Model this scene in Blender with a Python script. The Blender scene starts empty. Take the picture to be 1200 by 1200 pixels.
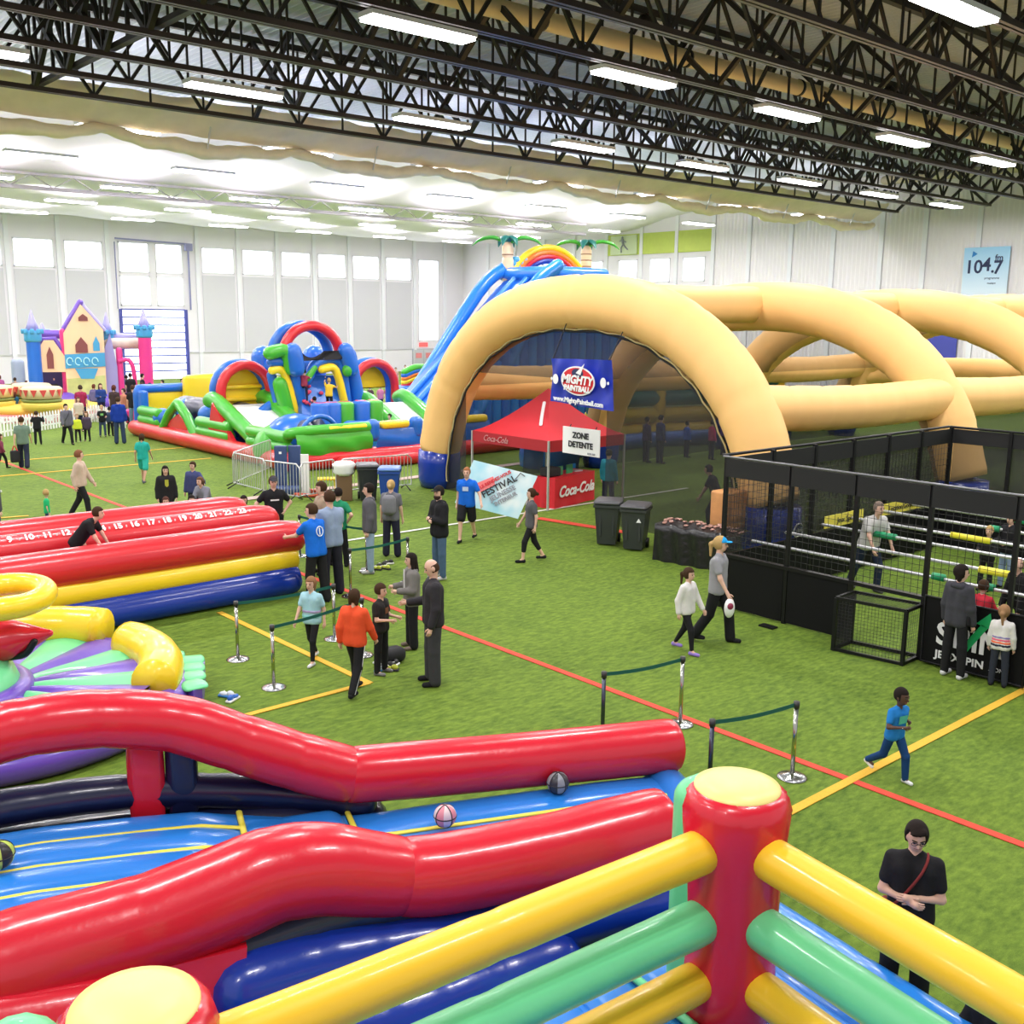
import bpy, bmesh, math, random
import numpy as np
from mathutils import Matrix, Vector
random.seed(7); rng=np.random.default_rng(7)
S=bpy.context.scene; COL=S.collection
# ---------------------------------------------------------------- camera
FPX=1213.2; PIT=math.radians(10.705); ROL=math.radians(.615); YAW=math.radians(48.76); CH=5.4
cp,sp=math.cos(PIT),math.sin(PIT)
Fh=Vector((math.cos(YAW),math.sin(YAW),0)); Rh=Vector((math.sin(YAW),-math.cos(YAW),0)); Z=Vector((0,0,1))
fwd=Fh*cp-Z*sp; upv=Fh*sp+Z*cp
cr=math.cos(ROL); sr=math.sin(ROL)
cx=Rh*cr+upv*sr; cy=-Rh*sr+upv*cr
cam=bpy.data.objects.new('camera',bpy.data.cameras.new('camera')); COL.objects.link(cam)
m3=Matrix((cx,cy,-fwd)).transposed().to_4x4(); m3.translation=Vector((0,0,CH)); cam.matrix_world=m3
cam.data.sensor_width=36; cam.data.lens=36*FPX/1200; cam.data.clip_end=400; cam.data.clip_start=.1
S.camera=cam
# pixel -> world helpers (1200 x 1200 frame); used to read real positions off the photograph
def ray(x,y):
    v=cx*(x-600)+cy*(600-y)+fwd*FPX
    return v
def at(x,y,z=0.):
    r=ray(x,y);k=(z-CH)/r.z;return Vector((r.x*k,r.y*k,z))
def onv(x,y,v):
    r=ray(x,y);k=v/r.y;return Vector((r.x*k,v,CH+r.z*k))
def onu(x,y,u):
    r=ray(x,y);k=u/r.x;return Vector((u,r.y*k,CH+r.z*k))
def atd(x,y,d):
    r=ray(x,y);k=d/FPX;return Vector((r.x*k,r.y*k,CH+r.z*k))
def depth(p): return (Vector(p)-Vector((0,0,CH))).dot(fwd)
def height_at(p,y):
    lo,hi=-3.,20.
    for _ in range(40):
        m=(lo+hi)/2; q=Vector((p[0],p[1],m))-Vector((0,0,CH)); yy=600-FPX*q.dot(cy)/q.dot(fwd)
        if yy>y: lo=m
        else: hi=m
    return lo
# ---------------------------------------------------------------- world and exposure
w=bpy.data.worlds.new('world'); S.world=w; w.use_nodes=True
bg=w.node_tree.nodes['Background']; bg.inputs[0].default_value=(.97,.95,1,1); bg.inputs[1].default_value=.6
S.view_settings.view_transform='Standard'; S.view_settings.look='None'; S.view_settings.gamma=1; S.view_settings.exposure=0.4
S.view_settings.use_curve_mapping=False
# ---------------------------------------------------------------- lamps of the hall (one area lamp in every ceiling fixture)
LAMPW=345
LU=[15.3+7.4*k for k in range(-3,7)]; LV=[2.4,11.7,20.9,30.3,39.5,48.4,57.6,66.8,76.]
LIGHTS=[]
for v in LV:
    for u in LU:
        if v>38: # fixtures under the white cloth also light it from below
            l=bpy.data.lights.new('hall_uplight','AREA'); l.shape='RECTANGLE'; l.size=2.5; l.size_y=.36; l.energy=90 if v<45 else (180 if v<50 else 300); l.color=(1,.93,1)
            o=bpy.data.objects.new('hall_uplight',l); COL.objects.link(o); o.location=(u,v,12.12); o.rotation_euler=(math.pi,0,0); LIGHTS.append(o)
        l=bpy.data.lights.new('hall_lamp','AREA'); l.shape='RECTANGLE'; l.size=2.5; l.size_y=.36; l.energy=LAMPW*(.8 if v>38 else 1); l.color=(1,.965,.97)
        o=bpy.data.objects.new('hall_lamp',l); COL.objects.link(o); o.location=(u,v,11.86); LIGHTS.append(o)
# ---------------------------------------------------------------- materials
MATS={}
def mat(name,col,rough=.5,metal=0,emit=0,bump=0,bscale=20,noise=0,nscale=5,spec=.5,coat=0,alpha=1,stretch=None,trans=0,sheen=0):
    if name in MATS: return MATS[name]
    m=bpy.data.materials.new(name); m.use_nodes=True; nt=m.node_tree; b=nt.nodes['Principled BSDF']
    c=(col[0],col[1],col[2],1)
    b.inputs['Base Color'].default_value=c; b.inputs['Roughness'].default_value=rough; b.inputs['Metallic'].default_value=metal
    b.inputs['Specular IOR Level'].default_value=spec; b.inputs['Coat Weight'].default_value=coat; b.inputs['Alpha'].default_value=alpha
    if coat: b.inputs['Coat Roughness'].default_value=.08
    if emit: b.inputs['Emission Color'].default_value=c; b.inputs['Emission Strength'].default_value=emit
    tc=nt.nodes.new('ShaderNodeTexCoord'); src=tc.outputs['Object']
    if stretch:
        mp=nt.nodes.new('ShaderNodeMapping'); mp.inputs['Scale'].default_value=stretch; nt.links.new(src,mp.inputs[0]); src=mp.outputs[0]
    if noise:
        n=nt.nodes.new('ShaderNodeTexNoise'); n.inputs['Scale'].default_value=nscale; n.inputs['Detail'].default_value=3; nt.links.new(src,n.inputs['Vector'])
        mx=nt.nodes.new('ShaderNodeMix'); mx.data_type='RGBA'
        mx.inputs[6].default_value=tuple(max(0,x*(1-noise)) for x in col)+(1,); mx.inputs[7].default_value=tuple(min(1,x*(1+noise)) for x in col)+(1,)
        nt.links.new(n.outputs[0],mx.inputs[0]); nt.links.new(mx.outputs[2],b.inputs['Base Color'])
    if bump:
        n=nt.nodes.new('ShaderNodeTexNoise'); n.inputs['Scale'].default_value=bscale; n.inputs['Detail'].default_value=4; n.inputs['Roughness'].default_value=.55; nt.links.new(src,n.inputs['Vector'])
        bp=nt.nodes.new('ShaderNodeBump'); bp.inputs['Strength'].default_value=bump; bp.inputs['Distance'].default_value=.02
        nt.links.new(n.outputs[0],bp.inputs['Height']); nt.links.new(bp.outputs[0],b.inputs['Normal'])
    MATS[name]=m; return m
def cloth(c,name=None): return mat(name or 'cloth_%02x%02x%02x'%tuple(int(min(1,x)*255) for x in c),c,.85,noise=.12,nscale=9,bump=.4,bscale=14,spec=.2)
def vinyl(name,c,rough=.3,bump=.42,bs=3.): return mat('vinyl_'+name,c,rough,bump=bump,bscale=bs,spec=.5,coat=.25,noise=.05,nscale=1.2)
RED=vinyl('red',(.66,.012,.03),.27); BLUE=vinyl('blue',(.015,.14,.58)); ROYAL=vinyl('royal_blue',(.006,.035,.33),.25)
YEL=vinyl('yellow',(.95,.66,.02)); GRN=vinyl('green',(.06,.42,.03)); MINT=vinyl('mint',(.16,.68,.3),.4); PURP=vinyl('purple',(.15,.07,.48))
LBLUE=vinyl('light_blue',(.02,.21,.68),.28); NAVY=vinyl('navy',(.008,.012,.05),.3); WHT=vinyl('white',(.86,.86,.84),.5); GOLD=vinyl('golden_yellow',(.93,.56,.02),.42,.2)
PINK=vinyl('pink',(.75,.04,.25)); CREAMV=vinyl('peach',(.88,.62,.38)); SKYV=vinyl('sky',(.06,.34,.62)); LILAC=vinyl('lilac',(.34,.32,.62)); ORNG=vinyl('orange',(.85,.2,.02))
TEAL=vinyl('teal',(.02,.2,.16)); LRED=vinyl('bright_red',(.68,.02,.03))
ARCHM=mat('arch_fabric',(.96,.58,.22),.55,bump=.2,bscale=1.6,spec=.3,noise=.05,nscale=.7)
STEEL=mat('dark_steel',(.018,.014,.012),.5,metal=.2); CHROME=mat('chrome',(.5,.49,.44),.16,metal=1); GALV=mat('galvanised',(.6,.61,.62),.4,metal=.6)
BLK=mat('black_paint',(.006,.006,.007),.45,spec=.3); BLKC=mat('black_cloth',(.014,.014,.016),.8,bump=.5,bscale=6); WPLA=mat('white_plastic',(.85,.85,.83),.5)
WHITE=mat('print_white',(.88,.88,.88),.6); PRED=mat('print_red',(.65,.02,.03),.6); PBLK=mat('print_black',(.02,.02,.025),.6); PGRY=mat('print_grey',(.3,.32,.36),.6)
# ---------------------------------------------------------------- objects
WM={}
def setp(o,label=None,cat=None,group=None,kind=None):
    if label: o['label']=label
    if cat: o['category']=cat
    if group: o['group']=group
    if kind: o['kind']=kind
    return o
def thing(name,label,cat,loc=(0,0,0),group=None,parent=None):
    o=bpy.data.objects.new(name,None); COL.objects.link(o); o.location=loc; o.empty_display_size=.2
    WM[o.name]=Matrix.Translation(Vector(loc)); return setp(o,label,cat,group)
def link(name,me,mt,parent=None,**k):
    o=bpy.data.objects.new(name,me); COL.objects.link(o)
    if mt is not None and not me.materials:
        for q in (mt if isinstance(mt,(list,tuple)) else [mt]): me.materials.append(q)
    if parent is not None: o.parent=parent
    setp(o,**k); return o
def mesh_arrays(name,V,Fq,smooth=True,mi=None):
    me=bpy.data.meshes.new(name); V=np.asarray(V,dtype=np.float32)
    me.vertices.add(len(V)); me.vertices.foreach_set('co',V.ravel())
    if isinstance(Fq,np.ndarray):
        k=Fq.shape[1]; n=len(Fq); me.loops.add(n*k); me.loops.foreach_set('vertex_index',Fq.astype(np.int32).ravel())
        me.polygons.add(n); me.polygons.foreach_set('loop_start',np.arange(0,n*k,k,dtype=np.int32))
    else:
        L=[i for f in Fq for i in f]; ls=np.cumsum([0]+[len(f) for f in Fq[:-1]]) if Fq else []
        n=len(Fq); me.loops.add(len(L)); me.loops.foreach_set('vertex_index',L); me.polygons.add(n); me.polygons.foreach_set('loop_start',ls)
    me.update(calc_edges=True)
    if n: me.polygons.foreach_set('use_smooth',np.full(n,bool(smooth)) if not isinstance(smooth,(list,np.ndarray)) else smooth)
    if mi is not None: me.polygons.foreach_set('material_index',mi)
    me.validate(); return me
def catmull(P,n=6):
    P=[Vector(p) for p in P]
    if len(P)<3: return P
    Q=[P[0]*2-P[1]]+P+[P[-1]*2-P[-2]]; out=[]
    for i in range(1,len(Q)-2):
        a,b,c,d=Q[i-1:i+3]
        for k in range(n):
            t=k/n; out.append(.5*((2*b)+(-a+c)*t+(2*a-5*b+4*c-d)*t*t+(-a+3*b-3*c+d)*t**3))
    out.append(P[-1]); return out
class G:
    """collects shapes in world space (optionally through T) and links them as ONE mesh"""
    def __init__(s,T=None): s.V=[];s.F=[];s.S=[];s.M=[];s.T=T;s.mi=0
    def add(s,V,F,smooth=True):
        n=len(s.V); s.V+= [tuple(v) for v in V]; s.F+=[tuple(i+n for i in f) for f in F]; s.S+=[smooth]*len(F); s.M+=[s.mi]*len(F); return s
    def box(s,a,b):
        x0,y0,z0=[min(p,q) for p,q in zip(a,b)]; x1,y1,z1=[max(p,q) for p,q in zip(a,b)]
        V=[(x0,y0,z0),(x1,y0,z0),(x1,y1,z0),(x0,y1,z0),(x0,y0,z1),(x1,y0,z1),(x1,y1,z1),(x0,y1,z1)]
        return s.add(V,[(0,3,2,1),(4,5,6,7),(0,1,5,4),(1,2,6,5),(2,3,7,6),(3,0,4,7)],False)
    def bar(s,a,b,w,h=None,up=(0,0,1)):
        a=Vector(a);b=Vector(b);h=h or w;d=(b-a).normalized();up=Vector(up)
        if abs(d.dot(up))>.98: up=Vector((1,0,0))
        x=d.cross(up).normalized()*w/2;y=x.cross(d).normalized()*h/2
        V=[a-x-y,a+x-y,a+x+y,a-x+y,b-x-y,b+x-y,b+x+y,b-x+y]
        return s.add(V,[(0,3,2,1),(4,5,6,7),(0,1,5,4),(1,2,6,5),(2,3,7,6),(3,0,4,7)],False)
    def tube(s,P,r,seg=14,cap='round',smooth=0,seam=0,pinch=.05,sq=1.,step=None,closed=False,up=(0,0,1)):
        P=catmull(P,smooth) if smooth else [Vector(p) for p in P]
        n=len(P)
        if isinstance(r,(list,tuple)):
            k=len(r); R=[float(np.interp(i/(n-1)*(k-1),range(k),r)) for i in range(n)]
        else: R=[r]*n
        if seam or step:
            L=[0]
            for i in range(1,n): L.append(L[-1]+(P[i]-P[i-1]).length)
            T=L[-1]; st=step or seam/6; m=max(2,int(T/st)); ts=np.linspace(0,T,m+1)
            X=np.array([tuple(p) for p in P]); X=np.stack([np.interp(ts,L,X[:,c]) for c in range(3)],1); R=list(np.interp(ts,L,R)); P=[Vector(x) for x in X]; n=len(P)
            if seam: 
                ns=max(1,round(T/seam)); 
                for i,t in enumerate(ts):
                    ph=abs(((t/T*ns)%1+.5)%1-.5)  # 0 at seam
                    R[i]*=1-pinch*math.exp(-(ph*ns and (ph*T/ns)**2/.004))
        rings=[];V=[];F=[]
        tn=[(P[min(i+1,n-1)]-P[max(i-1,0)]).normalized() if not closed else (P[(i+1)%n]-P[i-1]).normalized() for i in range(n)]
        u=Vector(up); 
        if abs(tn[0].dot(u))>.95: u=Vector((1,0,0)) if abs(tn[0].x)<.9 else Vector((0,1,0))
        x=tn[0].cross(u).normalized(); pts=[]
        for i in range(n):
            x=(x-tn[i]*x.dot(tn[i])).normalized(); y=x.cross(tn[i]).normalized(); pts.append((P[i],x.copy(),y,R[i],tn[i]))
        rows=[]
        if not closed and cap in('round','soft'):
            q=1. if cap=='round' else .35; p,x0,y0,r0,t0=pts[0]
            for a in (85,60,35,15): rows.append((p-t0*r0*q*math.sin(math.radians(a)),x0,y0,r0*math.cos(math.radians(a))))
        for p,x0,y0,r0,t0 in pts: rows.append((p,x0,y0,r0))
        if not closed and cap in('round','soft'):
            p,x0,y0,r0,t0=pts[-1]
            for a in (15,35,60,85): rows.append((p+t0*r0*q*math.sin(math.radians(a)),x0,y0,r0*math.cos(math.radians(a))))
        for p,x0,y0,r0 in rows:
            for j in range(seg):
                a=2*math.pi*j/seg; V.append(p+x0*r0*math.cos(a)+y0*r0*sq*math.sin(a))
        m=len(rows)
        for i in range(m-1 if not closed else m):
            for j in range(seg):
                a=i*seg+j;b=i*seg+(j+1)%seg;c=((i+1)%m)*seg+(j+1)%seg;d=((i+1)%m)*seg+j; F.append((a,b,c,d))
        if not closed: F.append(tuple(range(seg-1,-1,-1))); F.append(tuple((m-1)*seg+j for j in range(seg)))
        return s.add(V,F,True)
    def rbox(s,c,size,r=.1,n=4,bulge=0.,R=None):
        c=Vector(c);h=[q/2 for q in size];r=min([r]+h); V=[];F=[]; idx={}
        g=sorted(set([-1,1]+[ -1+2*i/n for i in range(n+1)]))
        def coords(H):  # positions clustered at rounding
            inner=H-r; L=[-H,-H+r*.3,-H+r*.7]+[(-inner+2*inner*i/n) for i in range(n+1)]+[H-r*.7,H-r*.3,H]; return L
        def vert(p):
            k=tuple(round(q,5) for q in p)
            if k in idx: return idx[k]
            inn=Vector([max(-h[i]+r,min(h[i]-r,p[i])) for i in range(3)]); d=Vector(p)-inn
            q=inn+(d.normalized()*r if d.length>1e-9 else d)
            if bulge:
                ax=[p[i]/h[i] for i in range(3)]; 
                for i in range(3):
                    j,k2=(i+1)%3,(i+2)%3
                    q[i]+=bulge*ax[i]**3*max(0,1-ax[j]**2)*max(0,1-ax[k2]**2)
            if R: q=R@q
            V.append(c+q); idx[k]=len(V)-1; return idx[k]
        for a in range(3):
            b,d=(a+1)%3,(a+2)%3; LB=coords(h[b]);LD=coords(h[d])
            for sg in (-1,1):
                for i in range(len(LB)-1):
                    for j in range(len(LD)-1):
                        f=[]
                        for (ii,jj) in ((i,j),(i+1,j),(i+1,j+1),(i,j+1)):
                            p=[0,0,0];p[a]=sg*h[a];p[b]=LB[ii];p[d]=LD[jj]; f.append(vert(p))
                        if sg<0: f=f[::-1]
                        if len(set(f))>=3: F.append(tuple(dict.fromkeys(f)))
        return s.add(V,F,True)
    def lathe(s,prof,c,seg=16,axis=None,smooth=True):
        c=Vector(c);V=[];F=[]
        Rm=Vector((0,0,1)).rotation_difference(Vector(axis)).to_matrix() if axis else None
        for r,z in prof:
            for j in range(seg):
                a=2*math.pi*j/seg; p=Vector((r*math.cos(a),r*math.sin(a),z)); V.append(c+(Rm@p if Rm else p))
        for i in range(len(prof)-1):
            for j in range(seg): F.append((i*seg+j,i*seg+(j+1)%seg,(i+1)*seg+(j+1)%seg,(i+1)*seg+j))
        F.append(tuple(range(seg-1,-1,-1)));k=(len(prof)-1)*seg;F.append(tuple(k+j for j in range(seg)))
        return s.add(V,F,smooth)
    def ball(s,c,r,sc=(1,1,1),seg=12,rings=8,R=None):
        prof=[];V=[];F=[];c=Vector(c)
        for i in range(rings+1):
            a=-math.pi/2+math.pi*i/rings; a=max(-1.53,min(1.53,a))
            for j in range(seg):
                b=2*math.pi*j/seg; p=Vector((r*sc[0]*math.cos(a)*math.cos(b),r*sc[1]*math.cos(a)*math.sin(b),r*sc[2]*math.sin(a))); V.append(c+(R@p if R else p))
        for i in range(rings):
            for j in range(seg): F.append((i*seg+j,i*seg+(j+1)%seg,(i+1)*seg+(j+1)%seg,(i+1)*seg+j))
        F.append(tuple(range(seg-1,-1,-1)));F.append(tuple(rings*seg+j for j in range(seg)))
        return s.add(V,F,True)
    def prism(s,poly,ext,smooth=False):
        """poly: list of 3D points (planar), ext: extrusion vector"""
        P=[Vector(p) for p in poly];e=Vector(ext);n=len(P);V=P+[p+e for p in P]
        F=[tuple(range(n-1,-1,-1)),tuple(range(n,2*n))]+[(i,(i+1)%n,(i+1)%n+n,i+n) for i in range(n)]
        return s.add(V,F,smooth)
    def grid(s,Pf,nu,nv,smooth=True):
        V=[Pf(i/nu,j/nv) for j in range(nv+1) for i in range(nu+1)]
        F=[(j*(nu+1)+i,j*(nu+1)+i+1,(j+1)*(nu+1)+i+1,(j+1)*(nu+1)+i) for j in range(nv) for i in range(nu)]
        return s.add(V,F,smooth)
    def out(s,name,mt,parent=None,mods=None,**k):
        V=np.array(s.V,dtype=float)
        if s.T is not None:
            T=np.array(s.T); V=V@T[:3,:3].T+T[:3,3]
        # own origin: centre of the part's footprint when top-level, the thing's base otherwise
        if parent is None:
            lo=V.min(0);hi=V.max(0);org=np.array([(lo[0]+hi[0])/2,(lo[1]+hi[1])/2,lo[2]])
        else: org=np.array(WM[parent.name].translation)
        me=mesh_arrays(name,V-org,s.F,np.array(s.S,bool),np.array(s.M,dtype=np.int32) if max(s.M)>0 else None)
        o=link(name,me,mt,parent,**k)
        if parent is None: o.location=org; WM[o.name]=Matrix.Translation(Vector(org))
        else: WM[o.name]=WM[parent.name]
        return o
def struct(o): o['kind']='structure'; return o
def frame(p,face=None):
    """local frame at p: x to the camera's right, y away from the camera, z up"""
    d=Vector((p[0],p[1],0)).normalized(); r=Vector((d.y,-d.x,0)); M=Matrix((r,d,Z)).transposed().to_4x4(); M.translation=Vector(p); return M
_font={}
def text(name,st,size,p,right,up,mt,parent,thick=.004,align='CENTER',bold=0,shear=0,sx=1):
    cu=bpy.data.curves.new(name,'FONT'); cu.body=st; cu.size=size; cu.extrude=thick; cu.align_x=align; cu.align_y='CENTER'; cu.offset=bold; cu.shear=shear; cu.resolution_u=3
    o=bpy.data.objects.new(name,cu); COL.objects.link(o)
    me=bpy.data.meshes.new_from_object(o.evaluated_get(bpy.context.evaluated_depsgraph_get())); bpy.data.objects.remove(o); bpy.data.curves.remove(cu)
    r=Vector(right).normalized();u=Vector(up).normalized();n=r.cross(u); M=Matrix((r*sx,u,n)).transposed().to_4x4(); M.translation=Vector(p)
    par=WM[parent.name].translation if parent else Vector((0,0,0))
    me.transform(Matrix.Translation(-par)@M); me.materials.clear(); o=link(name,me,mt,parent); WM[o.name]=WM[parent.name] if parent else Matrix(); return o
# ================================================================ the hall
VF=84.; UR=66.7; DECK=15.0
def turf():
    m=bpy.data.materials.new('turf'); m.use_nodes=True; nt=m.node_tree; b=nt.nodes['Principled BSDF']; b.inputs['Roughness'].default_value=.85; b.inputs['Specular IOR Level'].default_value=.25
    tc=nt.nodes.new('ShaderNodeTexCoord')
    def noise(sc,det,stretch=(1,1,1)):
        mp=nt.nodes.new('ShaderNodeMapping'); mp.inputs['Scale'].default_value=stretch; nt.links.new(tc.outputs['Object'],mp.inputs[0])
        n=nt.nodes.new('ShaderNodeTexNoise'); n.inputs['Scale'].default_value=sc; n.inputs['Detail'].default_value=det; nt.links.new(mp.outputs[0],n.inputs['Vector']); return n
    a=noise(7,4,(1,2.2,1)); c=noise(.5,2); d=noise(60,2,(1,2.5,1))
    r=nt.nodes.new('ShaderNodeValToRGB'); r.color_ramp.elements[0].position=.34; r.color_ramp.elements[0].color=(.055,.11,.009,1); r.color_ramp.elements[1].position=.68; r.color_ramp.elements[1].color=(.19,.285,.03,1)
    m1=nt.nodes.new('ShaderNodeMath'); m1.operation='MULTIPLY_ADD'; m1.inputs[1].default_value=.55; 
    m2=nt.nodes.new('ShaderNodeMath'); m2.operation='MULTIPLY_ADD'; m2.inputs[1].default_value=.3; m3_=nt.nodes.new('ShaderNodeMath'); m3_.operation='MULTIPLY'; m3_.inputs[1].default_value=.15
    nt.links.new(c.outputs[0],m3_.inputs[0]); nt.links.new(d.outputs[0],m2.inputs[0]); nt.links.new(m3_.outputs[0],m2.inputs[2]); nt.links.new(a.outputs[0],m1.inputs[0]); nt.links.new(m2.outputs[0],m1.inputs[2])
    nt.links.new(m1.outputs[0],r.inputs[0]); nt.links.new(r.outputs[0],b.inputs['Base Color'])
    bp=nt.nodes.new('ShaderNodeBump'); bp.inputs['Strength'].default_value=.6; bp.inputs['Distance'].default_value=.03; nt.links.new(m1.outputs[0],bp.inputs['Height']); nt.links.new(bp.outputs[0],b.inputs['Normal'])
    return m
floor=struct(G().box((-14,-14,-.2),(UR,VF,0)).out('floor',turf()))
LY=mat('line_yellow',(.72,.42,.03),.8,noise=.15,nscale=30,bump=.4,bscale=60); LR=mat('line_red',(.66,.06,.03),.8,noise=.15,nscale=30,bump=.4,bscale=60); LW=mat('line_white',(.75,.76,.7),.8,noise=.1,nscale=30,bump=.4,bscale=60)
NL=[0]
def fline(a,b,mt,w=.12,lab=None):
    NL[0]+=1; e=.0012*NL[0]; a=(a[0],a[1],e); b=(b[0],b[1],e)
    a=Vector(a);b=Vector(b);g=G(); d=(b-a); n=Vector((-d.y,d.x,0)).normalized()*w/2
    g.prism([a-n+Z*.002,b-n+Z*.002,b+n+Z*.002,a+n+Z*.002],(0,0,.008)).out('painted_line',mt,floor,label=lab)
fline((10.68,0,0),(10.68,44,0),LR,.12,'long red line along the turf')
fline((9.2,6.0,0),(24,5.98,0),LY,.12,'yellow line running under the foosball cage')
fline((8.1,12.4,0),(8.05,17.3,0),LY,.11,'yellow line from the bungee run to the corner')
fline((8.1,12.43,0),(5.6,12.43,0),LY,.11,'short yellow line meeting at the corner')
fline((6,36.7,0),(17.0,36.7,0),LY,.13,'yellow line in front of the obstacle course'); fline((6,40.3,0),(17.6,40.3,0),LY,.13,'farther yellow line by the obstacle course')
fline((5.5,29.6,0),(8.2,29.0,0),LY,.12,'yellow line at the left by the child in green')
fline((12.2,21.08,0),(26,21.08,0),LW,.11,'white line across the turf towards the tent')
fline((18.75,20.3,0),(19.25,17.5,0),LR,.28,'broad red strip before the bins')
fline((7.0,27.4,0),(26,28.6,0),mat('joint_strip',(.5,.36,.32),.8,noise=.2,nscale=8),.42,'dusty pink strip between two turf fields')
# far wall (windows, pilasters, panels) and right wall
WALLM=mat('wall_white',(.76,.73,.79),.7,noise=.03,nscale=.6); PANM=mat('panel_grey',(.58,.57,.62),.75); TRIMM=mat('trim_white',(.76,.76,.82),.5); GLOW=mat('window_daylight',(.93,.96,1),.4,emit=2.4)
def windowed(g,u0,u1,holes,mk):
    """wall strip with real openings: mk(u_a,u_b,z_a,z_b) adds a piece"""
    xs=sorted(set([u0,u1]+[h[0] for h in holes]+[h[1] for h in holes]))
    for a,b in zip(xs,xs[1:]):
        hs=sorted([(h[2],h[3]) for h in holes if h[0]<=a+1e-6 and h[1]>=b-1e-6]); z=0
        for p,q in hs:
            if p>z: mk(a,b,z,p)
            z=q
        mk(a,b,z,DECK)
holes=[];wins=[]
for k in range(-9,12):
    a=24.05+3.7*k; 
    if k in(2,3): continue
    if k==10: wins.append((a+.1,a+2.6,2.9,10.75))
    elif a+2.9<UR: wins.append((a,a+2.95,8.65,10.8))
door=(31.7,37.4,0,5.65); glz=[(31.9,34.4,5.9,8.3),(34.9,37.2,5.9,8.3),(31.9,34.4,8.5,10.9),(34.9,37.2,8.5,10.9)]
g=G(); windowed(g,-14,UR,wins+[door]+glz,lambda a,b,z0,z1:g.box((a,VF,z0),(b,VF+.4,z1)))
wf=struct(g.out('wall_back',WALLM))
nwin=0
def window(a,b,z0,z1,axis='v',c=VF,mull=0):
    global nwin; nwin+=1
    P=(lambda u,d,z:(u,c+d,z)) if axis=='v' else (lambda u,d,z:(c+d,u,z))
    f=G(); t=.1
    for q in (((a,z0),(b,z0+t)),((a,z1-t),(b,z1)),((a,z0),(a+t,z1)),((b-t,z0),(b,z1))): f.box(P(q[0][0],-.03,q[0][1]),P(q[1][0],.12,q[1][1]))
    o=struct(f.out('window_%d'%nwin,TRIMM)); G().box(P(a+.02,.14,z0+.02),P(b-.02,.2,z1-.02)).out('pane',GLOW,o)
for q in wins+glz: window(*q)
# grey wall panels below the windows, two boards to the bay, and pilasters
for k in range(-9,12):
    a=24.05+3.7*k
    if k in (2,3,10) or a+3>UR: continue
    struct(G().box((a,VF-.05,2.2),(a+2.95,VF,8.5)).out('trim_1',PANM))
for k in range(-9,12):
    u=23.65+3.7*k
    if k==3: continue
    if u<UR: struct(G().box((u-.16,VF-.14,0),(u+.16,VF,12.9)).out('trim_2',TRIMM))
struct(G().box((-14,VF-.08,2.1),(31.6,VF,2.2)).box((37.5,VF-.08,2.1),(UR,VF,2.2)).out('trim_3',PANM))
# overhead glazed door: blue sections
od=G(); 
for a in (31.7,37.15): od.box((a,VF-.1,0),(a+.25,VF+.1,5.65))
dr=struct(od.out('door_1',mat('door_blue',(.05,.06,.3),.5)))
for i in range(9): G().box((31.9,VF-.06,.62*i+.62),(37.2,VF+.06,.62*i+.72)).out('rail',MATS['door_blue'],dr)
G().box((31.95,VF+.1,0),(37.15,VF+.16,5.6)).out('pane',mat('door_daylight',(.88,.93,1),.4,emit=1.7),dr)
# conduit beside the glazed bay
struct(G().tube([(31.55,VF-.3,5.7),(31.55,VF-.3,10.8)],.05,8).tube([(37.6,VF-.3,5.7),(37.6,VF-.3,10.9)],.08,8).box((37.3,VF-.5,10.4),(37.9,VF-.2,11.)).bar((31.6,VF-.3,11.1),(37.8,VF-.3,10.95),.12).out('trim_4',mat('conduit',(.22,.22,.4),.5)))
# exit double door with sign
ed=struct(G().box((60.35,VF-.12,0),(62.95,VF,2.15)).out('door_2',mat('exit_grey',(.42,.42,.45),.6)))
for a in (60.5,61.7):
    G().box((a,VF-.15,.05),(a+1.1,VF-.11,2.05)).out('leaf',mat('exit_leaf',(.5,.5,.54),.6),ed); G().box((a+.2,VF-.18,1.25),(a+.9,VF-.14,1.75)).out('red_notice',mat('notice',(.75,.25,.25),.6),ed,label='red and white notice on the door')
ex=setp(G().box((61.2,VF-.1,2.35),(62.2,VF,2.75)).out('exit_sign',mat('exit_red',(.8,.08,.08),.5,emit=.8)),'red exit sign above the grey double doors','sign')
# pale painted access outline on wall
# right wall: corrugated metal sheet in bays between pilasters
CORR=mat('corrugated_white',(.78,.74,.78),.55,noise=.03,nscale=1)
wr=G(); rw=[(53.25,55.55,8.27,10.22),(56.85,59.05,8.27,10.22),(60.4,62.6,8.27,10.22),(64.4,66.6,8.27,10.22),(70.4,73.3,8.27,10.5)]
windowed(wr,-14,VF,rw,lambda a,b,z0,z1:wr.box((UR,a,z0),(UR+.4,b,z1)))
wrr=struct(wr.out('wall_right',WALLM))
for q in rw: window(q[0],q[1],q[2],q[3],'u',UR)
pil=[24.1,27.4,31.5,35.1,38.2,41.9,45.4,49.1,52.5,56.2,60,64,68,72,76,80]
for i,(a,b) in enumerate(zip([-10,-6.,-2,2,6,10,13.5,17,20.5]+pil,[-6.,-2,2,6,10,13.5,17,20.5,24.1]+pil[1:])):
    if a>=52: continue
    g=G(); n=int((b-a-.4)/.16); 
    def pf(s_,t_,a=a,b=b,n=n):
        k=s_*n*2; ph=[0,.03][int(round(k))%4>1]; return (UR-.03-ph,a+.2+(b-a-.4)*s_,t_*13.5)
    struct(g.grid(pf,n*2,1,False).out('trim_5',CORR))
for a in [-6,-2,2,6,10,13.5,17,20.5]+pil: struct(G().box((UR-.12,a-.17,0),(UR,a+.17,14.5)).out('trim_6',TRIMM))
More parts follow.
